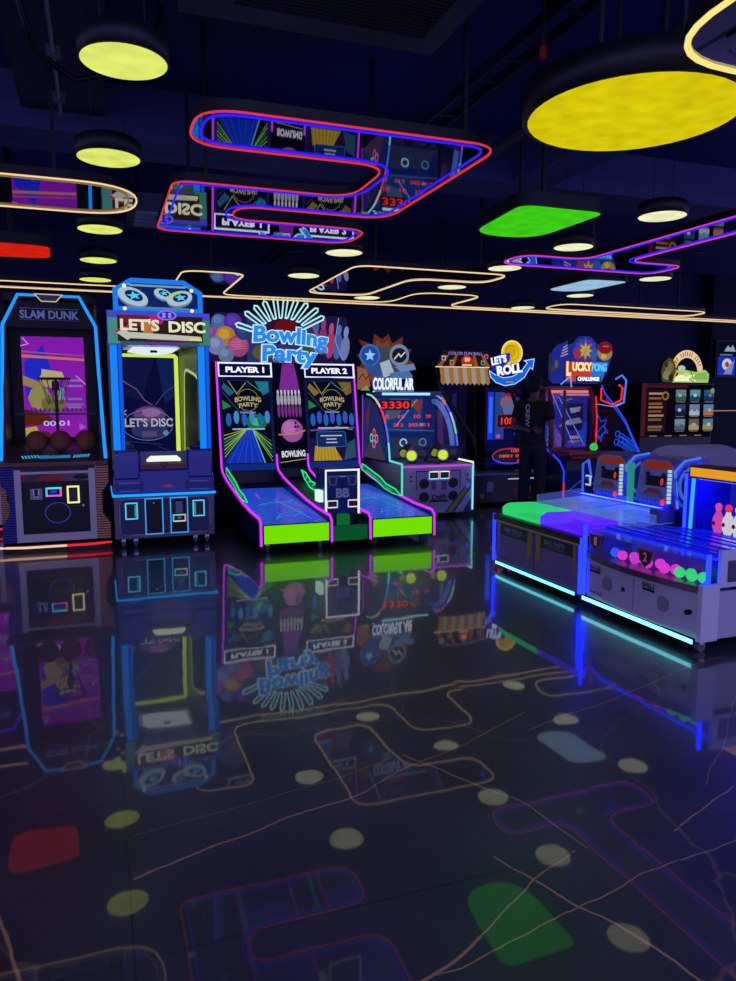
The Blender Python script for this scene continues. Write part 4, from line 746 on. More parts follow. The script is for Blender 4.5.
# ------------------------------------------------------------------ rolling machine
def roll_machine():
    t = thing('rolling_machine', 'ball rolling machine with round console and LET\'S ROLL arrow sign, behind the crew member', 'arcade machine', (5.84, 9.36, 0))
    b = MB(); b.box(-.31,.31,0,1.2,.04,.42,DARK); b.out('base_cabinet', t)
    b = MB(); P = Pl(b,(0,-.002,0)); P.rect(-.29,.29,.06,.36,mat('0c1024',.4)); P.line([(-.3,.355),(.3,.355)],.02,glow('b8c8f0',.6)); P.ell(-.1,.17,.06,.06,mat('8a4030',.4)); P.ell(.1,.2,.04,.06,mat('a06a50',.4)); b.out('front_plate', t)
    b = MB(); b.box(-.31,.31,-.03,.5,.42,.44,mat('7888b0',.3)); b.out('worktop', t)
    E = [(-.14+.30*math.cos(a)*(1 if math.cos(a) < 0 else 1.1), .68+.11*math.sin(a)) for a in [2*PI*k/28 for k in range(28)]]
    b = MB(); b.prism(E,'y',.15,.35,BLACK); P = Pl(b,(0,.148,0)); P.poly(inset(E,.015),mat('0a0a14',.3)); R_ = 'ff4a30'
    digits(P,'1000',-.04,.755,.17,.045,R_); digits(P,'1000',-.24,.68,.17,.045,R_); digits(P,'0 .',.0,.68,.1,.045,R_); digits(P,'8',.0,.61,.04,.04,R_); digits(P,'8',-.12,.68,.03,.04,R_); b.out('round_console', t)
    b = MB(); b.tube([(p[0],.145,p[1]) for p in E],.010,glow('c03048',.8),True); b.tube([(p[0],.14,p[1]-.004) for p in E[14:28]],.011,glow('3040ff',.9)); b.out('console_neon', t)
    b = MB(); b.box(-.31,.31,.6,1.2,.42,1.72,NAVY); P = Pl(b,(0,.598,0)); P.rect(-.3,.3,.5,1.68,glow('0c1050',.6)); P.rect(-.28,-.18,.9,1.62,glow('1838e8',.9)); P.rect(-.16,.0,.9,1.62,glow('2858b0',.55)); P.rect(-.26,-.2,1.0,1.55,glow('3a68ff',.9)); P.poly([(-.05,1.6),(.2,1.6),(.12,1.45)],glow('b02048',.6)); P.ell(.05,1.46,.12,.10,glow('a86880',.6)); P.ell(.08,1.36,.1,.12,glow('6a7cb8',.6)); P.rect(-.12,.22,1.08,1.28,mat('140a10',.3)); P.line(rrect(-.12,.22,1.08,1.28,.03),.012,glow('a02838',.7),True); digits(P,'108',.06,1.18,.22,.11,'ff3020')
    for k in range(7): P.ell(.22,.98+k*.09,.05,.03,glow(('283c9c','5830a0','3868c0')[k%3],.6),10)
    P.ell(-.1,.95,.04,.03,glow('e040c0',.8)); b.out('play_screen', t)
    b = MB(); b.tube([(-.2,.58,1.78),(-.05,.3,1.62),(.02,.22,1.3),(.0,.2,.9),(.02,.3,.44)],.032,BLACK); b.tube([(-.24,.5,1.72),(.1,.42,1.62),(.2,.36,1.5)],.03,BLACK); b.out('black_arm', t)
    b = MB(); P = Pl(b,(0,.40,0)); Cc = []
    b.cyl((.0,.44,2.2),(.0,.40,2.2),.19,mat('8a6a10',.4),26); P.ell(.0,2.2,.185,.185,glow('e8c020',.95),26); P.ring(0,2.2,.17,.014,glow('fff0a0',1.0),26); P.ell(-.03,2.22,.10,.10,glow('d8a818',.9)); P.ring(0,2.2,.11,.010,glow('b88810',.8),20); b.out('ball_sign', t)
    b = MB(); sw = [(-.44,1.98)]+[(-.06+.36*math.cos(a),2.0+.26*math.sin(a)) for a in [PI+PI*k/12 for k in range(1,10)]]+[(.20,1.90),(.15,1.98),(.42,2.06),(.36,1.74),(.30,1.80)]
    arrow = [(-.40,1.95),(-.38,1.84),(-.28,1.75),(-.12,1.70),(.06,1.73),(.22,1.83),(.31,1.97),(.36,1.94),(.39,2.13),(.18,2.09),(.24,2.05),(.14,1.93),(.0,1.86),(-.14,1.84),(-.26,1.87)]
    b.prism(arrow,'y',.385,.415,mat('10306c',.4)); P = Pl(b,(0,.383,0)); P.poly(arrow,glow('1c68e0',.9)); P.line(inset(arrow,.012),.010,glow('c8e8ff',1.05),True); P.rect(-.1,.02,1.76,1.775,glow('e08050',.8)); b.out('arrow_sign', t)
    b = MB(); P = Pl(b,(0,.37,0)); P.poly(rounded([(-.36,2.02),(-.28,2.16),(-.05,2.2),(-.05,2.08),(-.2,1.95),(-.36,1.92)],.03),glow('2430c0',.8)); P.text("LET'S",-.24,2.09,.26,.12,glow('e8f0ff',1.1),.05,.22,depth=.008); P.text('ROLL',-.06,1.955,.46,.17,glow('1848c0',.9),.10,.14,depth=.006); P.o = P.o+P.n*.008; P.text('ROLL',-.06,1.955,.43,.145,glow('f4f8ff',1.15),.04,.14,depth=.008); b.out('sign_lettering', t)
    b = MB(); b.box(-.05,.05,.46,.62,1.7,2.1,BLACK); b.out('sign_post', t)
roll_machine()

# ------------------------------------------------------------------ lucky machine
def lucky():
    t = thing('lucky_machine', 'red-framed glass cabinet game with LUCKY CHALLENGE sign and blue neon sides', 'arcade machine', (6.65, 8.4, 0))
    b = MB(); b.box(-.43,.43,.45,1.6,.04,.70,mat('10143c',.4)); b.out('base_cabinet', t)
    b = MB(); b.box(-.42,.42,.40,.9,.70,.77,RED); b.cyl((-.40,.42,.69),(.42,.42,.69),.05,RED,14); b.out('red_ledge', t, bevel=.01)
    b = MB(); b.sph((.02,.44,.83),.058,glow('38d860',.8),16); b.cyl((.02,.44,.76),(.02,.44,.79),.03,BLACK,10); b.out('green_ball_button', t)
    b = MB(); P = Pl(b,(0,.448,0)); P.rect(-.42,.42,.06,.5,glow('0c1450',.5)); P.rect(-.4,.1,.5,.66,mat('06060c',.4)); P.line([(-.4,.2),(-.1,.4),(.1,.25),(.4,.42)],.014,glow('2858d0',.6)); P.ell(.2,.3,.08,.08,glow('2050a0',.5)); b.out('front_plate', t)
    Lp = [(.45,.05),(.45,.50),(.55,.62),(.75,.72),(.95,.80),(1.05,.84),(1.3,1.3),(1.32,1.72),(1.6,1.72),(1.6,.05)]
    Rp = [(-.10,.05),(-.10,.66),(-.05,.76),(.1,.95),(.3,1.22),(.5,1.40),(.75,1.58),(.85,1.72),(1.6,1.72),(1.6,.05)]
    b = MB(); b.prism(Lp,'x',-.46,-.435,mat('0c1048',.4)); lp = b.out('side_panel', t)
    b = MB(); b.tube([(-.465,p[0],p[1]) for p in [(.45,.32)]+Lp[1:7]],.014,glow('2a3cff',1.1)); b.tube([(-.465,.445,.08),(-.465,.445,.32)],.014,glow('e83040',.9)); b.out('neon_edge', lp)
    b = MB(); b.prism(Rp,'x',.435,.46,mat('0a0c34',.4)); rp = b.out('side_panel', t)
    b = MB(); b.tube([(.43,p[0],p[1]) for p in Rp[1:8]],.009,glow('2c50ff',1.0)); b.tube([(.43,p[0]-.02,p[1]-.06) for p in Rp[1:7]],.006,glow('2c50ff',.9))
    z = glow('2850f0',.85)
    def shp(pts, cl=True): b.tube([(.428,p[0],p[1]) for p in pts],.006,z,cl)
    cy, cz = .86, 1.08
    shp([(cy+(.26 if k%2==0 else .14)*math.cos(2*PI*k/12+.3)*.8, cz+(.2 if k%2==0 else .1)*math.sin(2*PI*k/12+.3)) for k in range(12)]); shp([(.95,.98),(.78,1.12),(.7,1.06),(.86,.92)])
    for dy, dz in ((.30,.98),(.22,.90),(.32,.86)):
        shp([(dy+.14+.05*math.cos(a),dz+.03+.045*math.sin(a)) for a in [2*PI*k/10 for k in range(10)]]); shp([(dy+.12,dz),(dy-.22,dz-.12),(dy-.24,dz-.08),(dy+.08,dz+.05)]); shp([(dy+.05,dz),(dy-.2,dz-.08)],False)
    b.out('neon_drawing', rp)
    b = MB(); b.tube([(.43,.5,1.42),(.43,.62,1.44),(.43,.85,1.50),(.43,.85,1.68)],.014,N_RED); b.tube([(.44,.40,1.46),(.44,.55,1.40),(.44,.95,1.44)],.008,glow('60b8ff',1.0)); b.out('neon_line', t); b = MB(); b.tube([(.47,.55,1.42),(.60,.55,1.46),(.63,.55,1.78),(.55,.55,1.86),(.44,.55,1.80)],.014,glow('4878ff',1.1)); b.tube([(.44,.55,1.45),(.55,.55,1.5),(.57,.55,1.68),(.50,.55,1.72)],.014,N_RED); b.out('neon_bracket', t)
    b = MB(); b.tube([(-.46,.6,1.72),(-.30,.6,1.84),(-.28,.6,1.68)],.010,glow('60a0ff',1.0)); b.out('neon_bracket', t)
    b = MB()
    for x in (-.40,.33): b.tube([(x,.90,.77),(x-.02,.86,1.2),(x-.03,.9,1.55),(x,1.0,1.66),(x,1.5,1.68)],.035,RED,n=8)
    b.tube([(-.14,.96,.77),(-.14,.96,1.64)],.025,RED,n=8); b.box(-.42,.36,.98,1.02,1.64,1.70,RED); b.box(-.42,.36,.86,.90,.77,.80,RED); b.tube([(.37,.86,.80),(.36,.84,1.2),(.355,.88,1.56)],.011,N_RED); b.out('red_frame', t)
    b = MB(); P = Pl(b,(0,.975,0)); P.rect(-.38,.32,1.60,1.645,glow('ff8070',.8)); P.rect(-.2,.3,1.565,1.59,glow('e0a0b0',.6)); b.out('strip_lamp', t)
    b = MB(); b.box(-.38,.31,.868,.874,.80,1.62,clear('a0a8e0',.05)); b.out('front_glass', t)
    b = MB(); b.box(-.41,.36,1.06,1.5,.77,1.66,NAVY); P = Pl(b,(0,1.058,0)); P.rect(-.40,.34,.78,1.64,glow('20208c',.75)); P.poly([(-.4,1.64),(-.1,1.64),(-.4,1.2)],glow('583ca8',.7)); P.poly([(.34,.8),(.34,1.2),(.0,.8)],glow('2838c0',.7)); P.poly([(-.24,.8),(.0,.8),(-.24,1.1)],glow('7030a0',.6)); P.rect(-.02,.26,1.05,1.45,glow('101038',.7)); P.poly([(.02,1.38),(.22,1.4),(.2,1.33),(.05,1.3)],glow('a0a0c8',.5)); P.poly([(-.02,1.2),(.2,1.24),(.26,1.16),(.0,1.12)],glow('8888b8',.5)); P.rect(.04,.2,.92,.96,glow('c09050',.6)); P.rect(.02,.22,.86,.89,glow('a07840',.5)); P.line([(-.3,1.6),(.1,.85)],.010,glow('7090ff',1.0)); P.line([(-.18,1.55),(.3,.82)],.012,glow('6880ff',1.0)); P.line([(-.1,1.48),(.05,1.52)],.02,glow('8080a0',.5)); P.poly([(-.18,1.1),(.0,1.2),(.02,1.14)],glow('b0b0d8',.5)); P.ell(-.34,1.28,.06,.08,glow('b03070',.6)); P.rect(-.4,-.24,.80,1.18,glow('3030a0',.6))
    for k in range(5): P.line([(-.4,.82+k*.07),(-.26,.9+k*.06),(-.1,.80+k*.03)],.007,glow('6078ff',.7)); P.ring(-.33,.84+k*.08,.03,.006,glow('7088ff',.7),10)
    for k in range(6): P.line([(.0+k*.05,.79),(.0+k*.06,.88)],.012,glow('4848c0',.6))
    b.out('playfield', t)
    S = rounded([(-.46,1.74),(-.46,2.2),(-.34,2.32),(-.12,2.30),(.0,2.43),(.22,2.43),(.34,2.30),(.5,2.34),(.62,2.2),(.52,1.9),(.4,1.74)],.06)
    b = MB(); b.prism(S,'y',.86,.92,mat('141c60',.4)); P = Pl(b,(0,.858,0)); P.poly(S,glow('20309c',.75)); P.ell(.12,2.2,.2,.2,glow('3048b8',.7))
    for k in range(7): a = PI*k/6; P.line([(.12+.08*math.cos(a),2.24+.06*math.sin(a)),(.12+.2*math.cos(a),2.24+.17*math.sin(a))],.016,glow('4858d0',.7))
    P.star(.12,2.22,.16,.08,8,glow('c05830',.75)); P.star(.12,2.22,.12,.06,8,glow('d0b848',.8)); P.ell(.12,2.21,.04,.05,glow('98a880',.8)); P.poly([(-.06,2.1),(.04,2.14),(.02,2.28),(-.1,2.2)],glow('b03848',.7)); P.poly([(.2,2.12),(.3,2.06),(.36,2.2),(.26,2.28)],glow('3068c0',.7))
    P.poly([(-.30,2.08),(-.14,2.14),(-.20,2.36),(-.36,2.28)],glow('283088',.8)); 
    for k in range(4): P.line([(-.30+.01*k,2.13+k*.04),(-.19-.005*k,2.17+k*.04)],.018,glow('b8a0e0',.7))
    P.ell(.46,2.2,.13,.12,glow('b89040',.7)); P.ell(.46,2.27,.13,.09,glow('8c1828',.75)); P.rect(.42,.53,2.28,2.3,glow('c07078',.6)); P.ell(.44,2.14,.05,.04,glow('d0c858',.7)); P.ell(-.38,2.02,.03,.06,glow('8a7038',.5)); P.ell(-.43,1.95,.04,.03,glow('7a4838',.5)); b.out('sign_board', t)
    b = MB(); P = Pl(b,(0,.84,0)); b.prism([(-.22,1.76),(.42,1.76),(.54,2.07),(-.24,2.07)],'y',.845,.858,mat('802020',.4)); P.poly([(-.21,1.77),(.2,1.77),(.25,2.06),(-.23,2.06)],glow('d04030',.85)); P.poly([(.2,1.77),(.41,1.77),(.53,2.06),(.25,2.06)],glow('2a78e0',.9)); P.rect(-.04,.40,1.765,1.85,mat('101830',.4)); P.text('L',-.17,1.955,.08,.21,glow('f4d8a8',1.1),.05,depth=.008); P.text('UCKY',.06,1.985,.34,.13,glow('f8e0b0',1.1),.05,depth=.008); P.text('PONG',.365,1.98,.26,.12,glow('60c8f8',1.0),.04,depth=.008,shear=.1); P.text('CHALLENGE',.18,1.81,.38,.06,glow('f4f8ff',1.15),.04,depth=.006); b.out('sign_lettering', t)
lucky()

# ------------------------------------------------------------------ photo screen, wall screen
def photo_board():
    t = thing('photo_screen_cabinet', 'dark red-edged cabinet with nine small pictures and a lit arch sign on top', 'arcade machine', (9.35, 10.15, 0))
    b = MB(); b.box(-.77,.77,.0,.6,0,1.78,DARK); b.out('cabinet', t)
    b = MB(); P = Pl(b,(0,-.002,0)); P.rect(-.75,.75,.86,1.76,glow('0c0c1c',.5)); P.rect(-.75,-.68,.86,1.76,glow('6a1c2c',.55)); P.rect(-.68,.2,1.71,1.75,glow('701c2c',.5)); P.rect(-.68,-.24,.95,1.68,glow('2a1420',.55)); P.rect(-.75,.55,.86,.9,glow('401020',.5))
    for w, l, c in ((1.61,.30,'b8a890'),(1.53,.26,'a86848'),(1.44,.28,'a07040'),(1.38,.30,'b88850'),(1.31,.27,'986038'),(1.24,.32,'c0a070'),(1.17,.28,'907048'),(1.05,.3,'987868'),(1.0,.28,'806858')): P.rect(-.62,-.62+l,w-.02,w+.015,glow(c,.6))
    P.ring(-.28,1.57,.06,.03,glow('b07830',.6),10)
    for i in range(3):
        for j in range(3):
            u, w = .05+i*.30-.0*j, 1.58-j*.25; P.rect(u-.11,u+.11,w-.095,w+.095,glow(('6a90a0','5aa0b8','3060a0','284c80','7090b8','5890b8','8098b0','706458','5888b0')[i+3*j],.7)); P.poly([(u-.11,w-.095),(u+.11,w-.095),(u+.11,w-.03),(u,w+.03),(u-.11,w-.02)],glow(('3a6a50','20506c','203858','182840','b8c8d8','c07858','506878','c0a078','a0a058')[i+3*j],.7)); P.ell(u+.02*(i-1),w,.04,.03,glow(('c0d0c8','e0e8f0','8090c0')[(i+j)%3],.6),8); P.rect(u-.09,u+.09,w-.12,w-.105,glow('a08880',.5))
    for k in range(4): P.rect(-.6+k*.32,-.45+k*.32,.885,.9,glow('b0a0a0',.5))
    P.ell(.71,1.66,.045,.045,glow('a8a850',.7)); b.out('picture_screen', t)
    b = MB(); P = Pl(b,(0,.04,0)); strip = [(-.28,1.80),(.68,1.80),(.69,1.95),(.6,2.02),(.4,1.98),(.1,2.02),(-.28,1.98)]
    b.prism(strip,'y',.045,.1,mat('303c20',.4)); P.poly(strip,glow('a8c858',1.0)); P.poly([(-.1,1.82),(.4,1.82),(.38,1.93),(.0,1.93)],glow('e8f0b8',1.05)); P.poly([(.3,1.85),(.66,1.85),(.64,1.98),(.4,1.95)],glow('88b868',.9)); P.line([(.28,2.0),(.33,1.9),(.26,1.85),(.36,1.82)],.014,glow('384828',.8))
    P.ell(-.12,1.98,.1,.06,glow('e0b850',.9)); P.ell(.08,2.04,.08,.05,glow('c0c8d0',.9)); P.ell(-.04,1.94,.05,.04,glow('303020',.7)); P.ell(.18,1.93,.05,.035,glow('d0d8c0',.9)); b.out('lit_sign_strip', t)
    b = MB(); ar = [(.2+.36*math.cos(a),1.95+.40*math.sin(a)) for a in [PI*k/20 for k in range(21)]]+[(.2+.24*math.cos(a),1.95+.27*math.sin(a)) for a in [PI-PI*k/20 for k in range(21)]]
    b.prism(ar,'y',.05,.1,mat('503c28',.4)); P = Pl(b,(0,.048,0)); P.poly(ar,glow('e8c8a0',1.0)); P.poly([(.2+.36*math.cos(a),1.95+.40*math.sin(a)) for a in [2.4+.74*k/6 for k in range(7)]]+[(.2+.24*math.cos(a),1.95+.27*math.sin(a)) for a in [3.14-.74*k/6 for k in range(7)]],glow('e8b838',1.0))
    for k in range(15):
        a = PI*(.85-.7*k/14)
        if k not in (3, 10): u, w = .2+.30*math.cos(a), 1.95+.335*math.sin(a); d = Vector((math.cos(a),math.sin(a)))*.028; P.line([(u-d.x,w-d.y),(u+d.x,w+d.y)],.016,glow('604838',.7))
    b.out('arch_sign', t)
    b = MB(); ro = rounded([(-.34,1.80),(-.10,1.80),(-.04,1.98),(-.1,2.16),(-.22,2.22),(-.34,2.12),(-.37,1.95)],.05); b.prism(ro,'y',.02,.09,mat('38382c',.5)); P = Pl(b,(0,.018,0)); P.poly(ro,glow('504c3c',.7)); P.ell(-.2,2.05,.09,.1,glow('807858',.7)); P.ell(-.25,1.92,.08,.08,glow('988c60',.7)); P.ell(-.16,1.88,.05,.06,glow('2c2c24',.7)); P.ell(-.27,2.1,.04,.05,glow('30302c',.7)); P.line([(-.1,1.84),(-.05,2.0)],.03,glow('c8b030',.8)); b.out('rock_cutout', t)
photo_board()
t = thing('wall_screen', 'wall screen with blue pictures at the right edge of the photo', 'screen', (11.5, 10.88, 2.26))
b = MB(); b.box(-.68,.68,-.05,.02,-.34,.34,BLACK); b.out('screen_case', t)
b = MB(); P = Pl(b,(0,-.052,0)); P.rect(-.66,.66,-.32,.32,glow('0c1030',.6)); P.rect(-.64,-.22,-.3,.04,glow('1c38c0',.8)); P.rect(-.18,.64,-.3,.08,glow('2030a8',.8)); P.poly([(-.5,.14),(-.42,.25),(-.36,.2),(-.3,.26),(-.22,.14)],glow('b0b8c8',.7)); P.rect(-.14,.1,.2,.24,glow('a8b0e0',.7)); P.rect(-.6,-.3,.06,.09,glow('7080c0',.6)); P.ell(-.42,-.1,.12,.11,glow('d0d8e8',.8)); P.ell(-.42,-.1,.05,.05,glow('c03030',.8)); P.poly([(-.5,-.28),(-.3,-.28),(-.24,-.02),(-.36,-.1)],glow('8890d0',.8)); P.ell(0,.02,.1,.08,glow('c83048',.8)); P.poly([(-.1,-.28),(.1,-.28),(.06,-.02),(-.04,0)],glow('d04868',.7)); P.ell(.05,-.12,.06,.07,glow('e8e0e8',.8)); P.ell(.4,-.1,.15,.15,glow('4860e0',.8)); b.out('picture', t)
t = thing('wall_rail_light', 'thin warm light strip on the dark wall below the wall screen', 'light strip', (11.5, 10.88, 1.3))
b = MB(); b.box(-.7,.7,-.03,.02,-.012,.012,GREY); b.out('mount', t); b = MB(); b.box(-.7,.7,-.035,-.03,-.009,.009,glow('b88868',.7)); b.out('diffuser', t)

# ------------------------------------------------------------------ right-hand counters
def counter_one():
    t = thing('lane_counter', 'dark two-door lane game counter with green and violet lit ends', 'game counter', (3.3, 5.08, 0), -PI/2)
    PU = mat('6a5080', .4); b = MB(); b.box(-.62,.62,0,1.3,.075,.44,PU); b.box(-.62,.62,.1,1.3,.44,.5,NAVY); b.out('base_cabinet', t)
    for s in (-1, 1):
        x0, x1 = (-.60,-.01) if s < 0 else (.01,.60)
        b = MB(); b.box(x0,x1,-.012,.0,.10,.435,mat('78608c',.4)); P = Pl(b,((x0+x1)/2,-.013,0)); Y_ = mat('b0883a',.35,.3)
        P.rect(-.25,.22,.33,.425,mat('241c30',.4)); P.text('BABY CIRCUS' if s < 0 else 'BALL PARTY',-.02,.385,.28,.04,mat('8a8498',.4),.03); P.rect(-.14,.1,.345,.355,mat('6a6478',.4))
        u = .24*(-s) 
        P.poly([(u-.03,.425),(u+.03,.425),(u+.03,.24),(u+.0,.19),(u-.03,.21)],Y_); P.poly([(-u-.02,.425),(-u+.02,.425),(-u+.02,.22),(-u-.01,.2)],mat('a08048',.4)); P.ell(.12*s+.02,.27,.010,.012,CHROME,8); P.poly([(-.24,.11),(.02,.11),(.0,.135),(-.24,.135)],mat('6a5a68',.4)) if s < 0 else None
        b.out('door', t)
    b = MB(); b.box(-.63,.63,-.035,.06,.445,.50,mat('1a1420',.4)); P = Pl(b,(0,-.036,0)); P.line([(-.63,.447),(.63,.447)],.012,mat('d0a860',.35))
    for k in range(46): P.ell(-.61+k*.027,.475,.007,.007,mat('6a4038',.4),6)
    b.out('studded_edge', t)
    b = MB(); b.box(-.60,.57,-.02,.01,.05,.075,GREY); P = Pl(b,(0,-.021,0)); P.rect(-.60,.57,.052,.078,glow('70e8ff',2.2)); b.out('led_strip', t)
    for x in (-.635,.625): b = MB(); b.tube([(x,-.02,.08),(x,-.02,.5)],.013,glow('1020ff',6)); b.out('corner_neon', t)
    casters(t, [(-.55,.05),(.58,.05),(-.55,1.2),(.55,1.2)], .03)
    for x0, x1, c, n, e in ((-.55,.03,'30e878','lit_lane_end',.62),(.04,.60,'5818f0','lit_lane_end',.85)):
        b = MB(); b.prism([(0,.50),(0,.575),(.06,.605),(.34,.60),(.34,.50)],'x',x0,x1,clear(c,.75,.3,c,e)); b.out(n, t, bevel=.02)
    for x0, x1 in ((-.55,.0),(.05,.58)):
        b = MB(); b.prism([(.34,.53),(.36,.60),(.86,.63),(.86,.55)],'x',x0,x1,clear('a8c8f0',.35,.2,'6a9ce8',.30)); b.prism([(.36,.60),(.36,.66),(.86,.70),(.86,.63)],'x',x0-.004,x0+.004,clear('c0e0ff',.25)); b.out('lane', t)
    b = MB(); b.box(-.6,.6,.86,1.3,.5,.64,mat('101860',.35)); b.out('console_base', t)
    for k, cx in enumerate((-.20,.365)):
        b = MB(); b.prism([(.90,.64),(.84,.70),(.88,1.0),(.94,1.04),(1.2,1.04),(1.24,.64)],'x',cx-.2,cx+.2,mat('5a64b8',.35)); c_ = b.out('score_console', t)
        b = MB(); P = Pl(b,(cx,.836,.70),(1,0,0),(0,.04,.30)); m0 = mat('8890b0',.4,.3); P.poly([(-.19,.0),(.19,.0),(.19,.28),(.12,.33),(-.12,.33),(-.19,.28)],mat('8a92c8',.4)); P.poly([(-.18,.25),(.18,.25),(.14,.32),(-.14,.32)],glow('903028',.6)); P.poly([(-.16,.22),(-.06,.24),(.06,.24),(.16,.22),(.14,.27),(.06,.25),(-.06,.25),(-.14,.27)],m0); P.ell(-.09,.21,.03,.02,BLACK,8); P.ell(.09,.21,.03,.02,BLACK,8); P.rect(-.1,.12,.12,.2,mat('160a14',.3)); digits(P,'0',.08,.16,.03,.055,'ff3838'); P.rect(-.17,-.11,.10,.2,m0); P.rect(.13,.17,.08,.2,m0); P.poly([(-.1,.06),(.1,.06),(.06,.1),(-.06,.1)],glow('602838',.5))
        for i in range(6):
            for j in range(2): P.ell(-.15+i*.05,-.0+j*.045,.018,.017,mat('7078a8',.4),8)
        P.ell(.13,.0,.025,.025,glow('ff3850',1.0),10); b.out('score_face', c_)
        b = MB()
        for j in range(9): b.box(cx+.175,cx+.20,.82,.84,.70+j*.03,.722+j*.03,glow('b0d0f0',.9))
        b.out('lamp_row', c_)
        b = MB(); x = cx+.21
        for r_, c in ((.17,'2a48ff'),(.12,'4a70e0')): b.tube([(x,1.03+r_*math.cos(a),.84+r_*1.1*math.sin(a)) for a in [2*PI*i/20 for i in range(20)]],.012,glow(c,.7),True)
        b.tube([(x,.9,.66),(x,.86,.95),(x,.95,1.03),(x,1.1,1.05)],.010,glow('5a80ff',.8))
        for i in range(6): b.tube([(x,1.03,.84),(x,1.03+.16*math.cos(i*PI/3),.84+.18*math.sin(i*PI/3))],.005,GREY)
        b.out('neon_wheel', c_)
    b = MB(); b.box(.03,.07,.86,.90,.64,.98,glow('3ab8a8',.5)); b.out('divider_light', t)
    b = MB(); b.box(-.58,.58,.845,.857,.645,.655,glow('1828ff',25)); b.out('added_lane_light', t)  # bar added along the console front to wash the lanes in blue light
    b = MB(); b.tube([(-.6,.88,.66),(-.58,.86,.92),(-.5,.86,.96),(-.45,.86,.80)],.010,glow('4060ff',.9)); b.tube([(-.50,.84,.82),(-.44,.84,.82),(-.44,.84,.74),(-.50,.84,.74)],.009,glow('a8c8f0',.9)); b.out('neon_scroll', t)
    b = MB(); b.box(.5,.6,.70,.86,.56,.66,mat('50406c',.3)); b.out('ball_return', t)
counter_one()
def counter_two():
    t = thing('pin_counter', 'pale grey two-door counter with clear ball tray and bowling pins', 'game counter', (3.3, 3.845, 0), -PI/2)
    W = mat('b4abb8', .4); h = .545
    def bow(x): return -.07*(1-(x/h)**2)
    xs = [-h+2*h*k/12 for k in range(13)]
    b = MB(); b.prism([(x,bow(x)*.5) for x in xs]+[(h,1.3),(-h,1.3)],'z',.09,.37,W); b.prism([(-h,.0),(h,.0),(h,1.3),(-h,1.3)],'z',.08,.09,W); b.box(-h,h,.25,1.3,.37,.50,mat('141a70',.35)); b.out('base_cabinet', t)
    for s in (-1, 1):
        b = MB(); xx = [x for x in xs if x*s >= -1e-6]; xx = [x*.97+.012*s for x in xx]
        b.prism([(x,bow(x)*.5-.01) for x in xx]+[(x,bow(x)*.5-.002) for x in reversed(xx)],'z',.11,.36,mat('beb4c0',.4)); P = Pl(b,(.27*s,bow(.27)*.5-.020,0)); P.text('BALLS', -.13,.325,.11,.03,mat('1a1824',.4),.03); P.rect(-.185,-.075,.288,.305,mat('1a1824',.4)); P.ell(.0,.24,.05,.05,mat('8a828e',.5),10); 
        P.text('Alley Roll',-.12,.145,.14,.03,mat('5c5660',.5),.02) if s < 0 else None; d_ = b.out('door', t)
        b = MB(); b.cyl((.27*s+(.17 if s < 0 else .2),-.05,.24),(.27*s+(.17 if s < 0 else .2),-.0,.24),.016,BLACK,12); b.out('lock', d_)
    b = MB(); b.prism([(x,bow(x)-.02) for x in xs]+[(h,.12),(-h,.12)],'z',.37,.41,mat('5a3440',.3,coat=.5)); b.out('wooden_lip', t)
    b = MB(); b.prism([(x,bow(x)+.0) for x in xs]+[(x,bow(x)+.006) for x in reversed(xs)],'z',.41,.57,clear('b8b8ff',.06)); b.prism([(x,bow(x)) for x in xs]+[(h,.14),(-h,.14)],'z',.57,.577,clear('8098ff',.12)); b.box(-h,h,.13,.14,.41,.57,mat('1818a0',.3)); b.box(-.004,.004,-.07,.13,.41,.57,clear('b8b8ff',.1)); b.out('clear_ball_tray', t)
    for x, n in ((-.42,'1'),(.13,'2')):
        b = MB(); P = Pl(b,(x,bow(x)-.008,.505)); P.poly([(-.07,.05),(.07,.05),(.05,-.02),(0,-.06),(-.05,-.02)],mat('5a1c20',.4)); P.line([(-.07,.05),(.07,.05),(.05,-.02),(0,-.06),(-.05,-.02)],.008,mat('c06040',.4),True); P.text(n,0,.005,.035,.06,mat('d8d0d0',.4),.03); b.out('number_badge', t)
    b = MB(); b.prism([(.14,.57),(.14,.59),(.95,.53),(.95,.51)],'x',-h+.01,h-.01,clear('1420b0',.92,.15,'0812d8',.55));  # LED light on the playfield is put in as the acrylic's own blue glow
    for k in range(5): b.box(-h+.02,h-.02,.2+k*.15,.215+k*.15,.582-.0*k-.011*k,.590-.011*k,mat('0a1068',.3))
    b.out('playfield', t)
    for k in range(3): b = MB(); b.tube([(-h+.02,.16+k*.12,.60),(-.1+.1*k,.22+k*.16,.62),(h-.02,.18+k*.15,.605)],.008,clear('5a70ff',.2)); b.out('clear_guide_rail', t)
    b = MB(); b.box(-.56,-.45,.86,1.3,.5,.96,mat('101c90',.3)); b.box(.45,.56,.86,1.3,.5,.96,mat('101c90',.3)); b.box(-.56,.56,1.2,1.3,.5,.96,mat('141c88',.3)); P = Pl(b,(0,1.198,0)); P.rect(-.44,.44,.52,.96,glow('1c20c0',.7)); P.rect(-.4,.44,.80,.93,glow('24246c',.6)); P.rect(.0,.16,.82,.91,mat('14060c',.4))
    for k in range(9): P.ell(-.3+k*.1,.68,.05,.14,glow(('2430d8','1818a0')[k%2],.6),10); P.rect(-.38+k*.04,-.365+k*.04,.81,.92,glow('4858c8',.6)) if k not in (3,4) else None
    digits(P,'0',-.25,.865,.05,.085,'ff4040'); digits(P,'0',.1,.865,.05,.075,'802020'); P.ell(-.38,.58,.05,.05,glow('4858d8',.7)); P.ring(-.38,.58,.04,.01,glow('a8b0f0',.8),12); b.out('back_box', t)
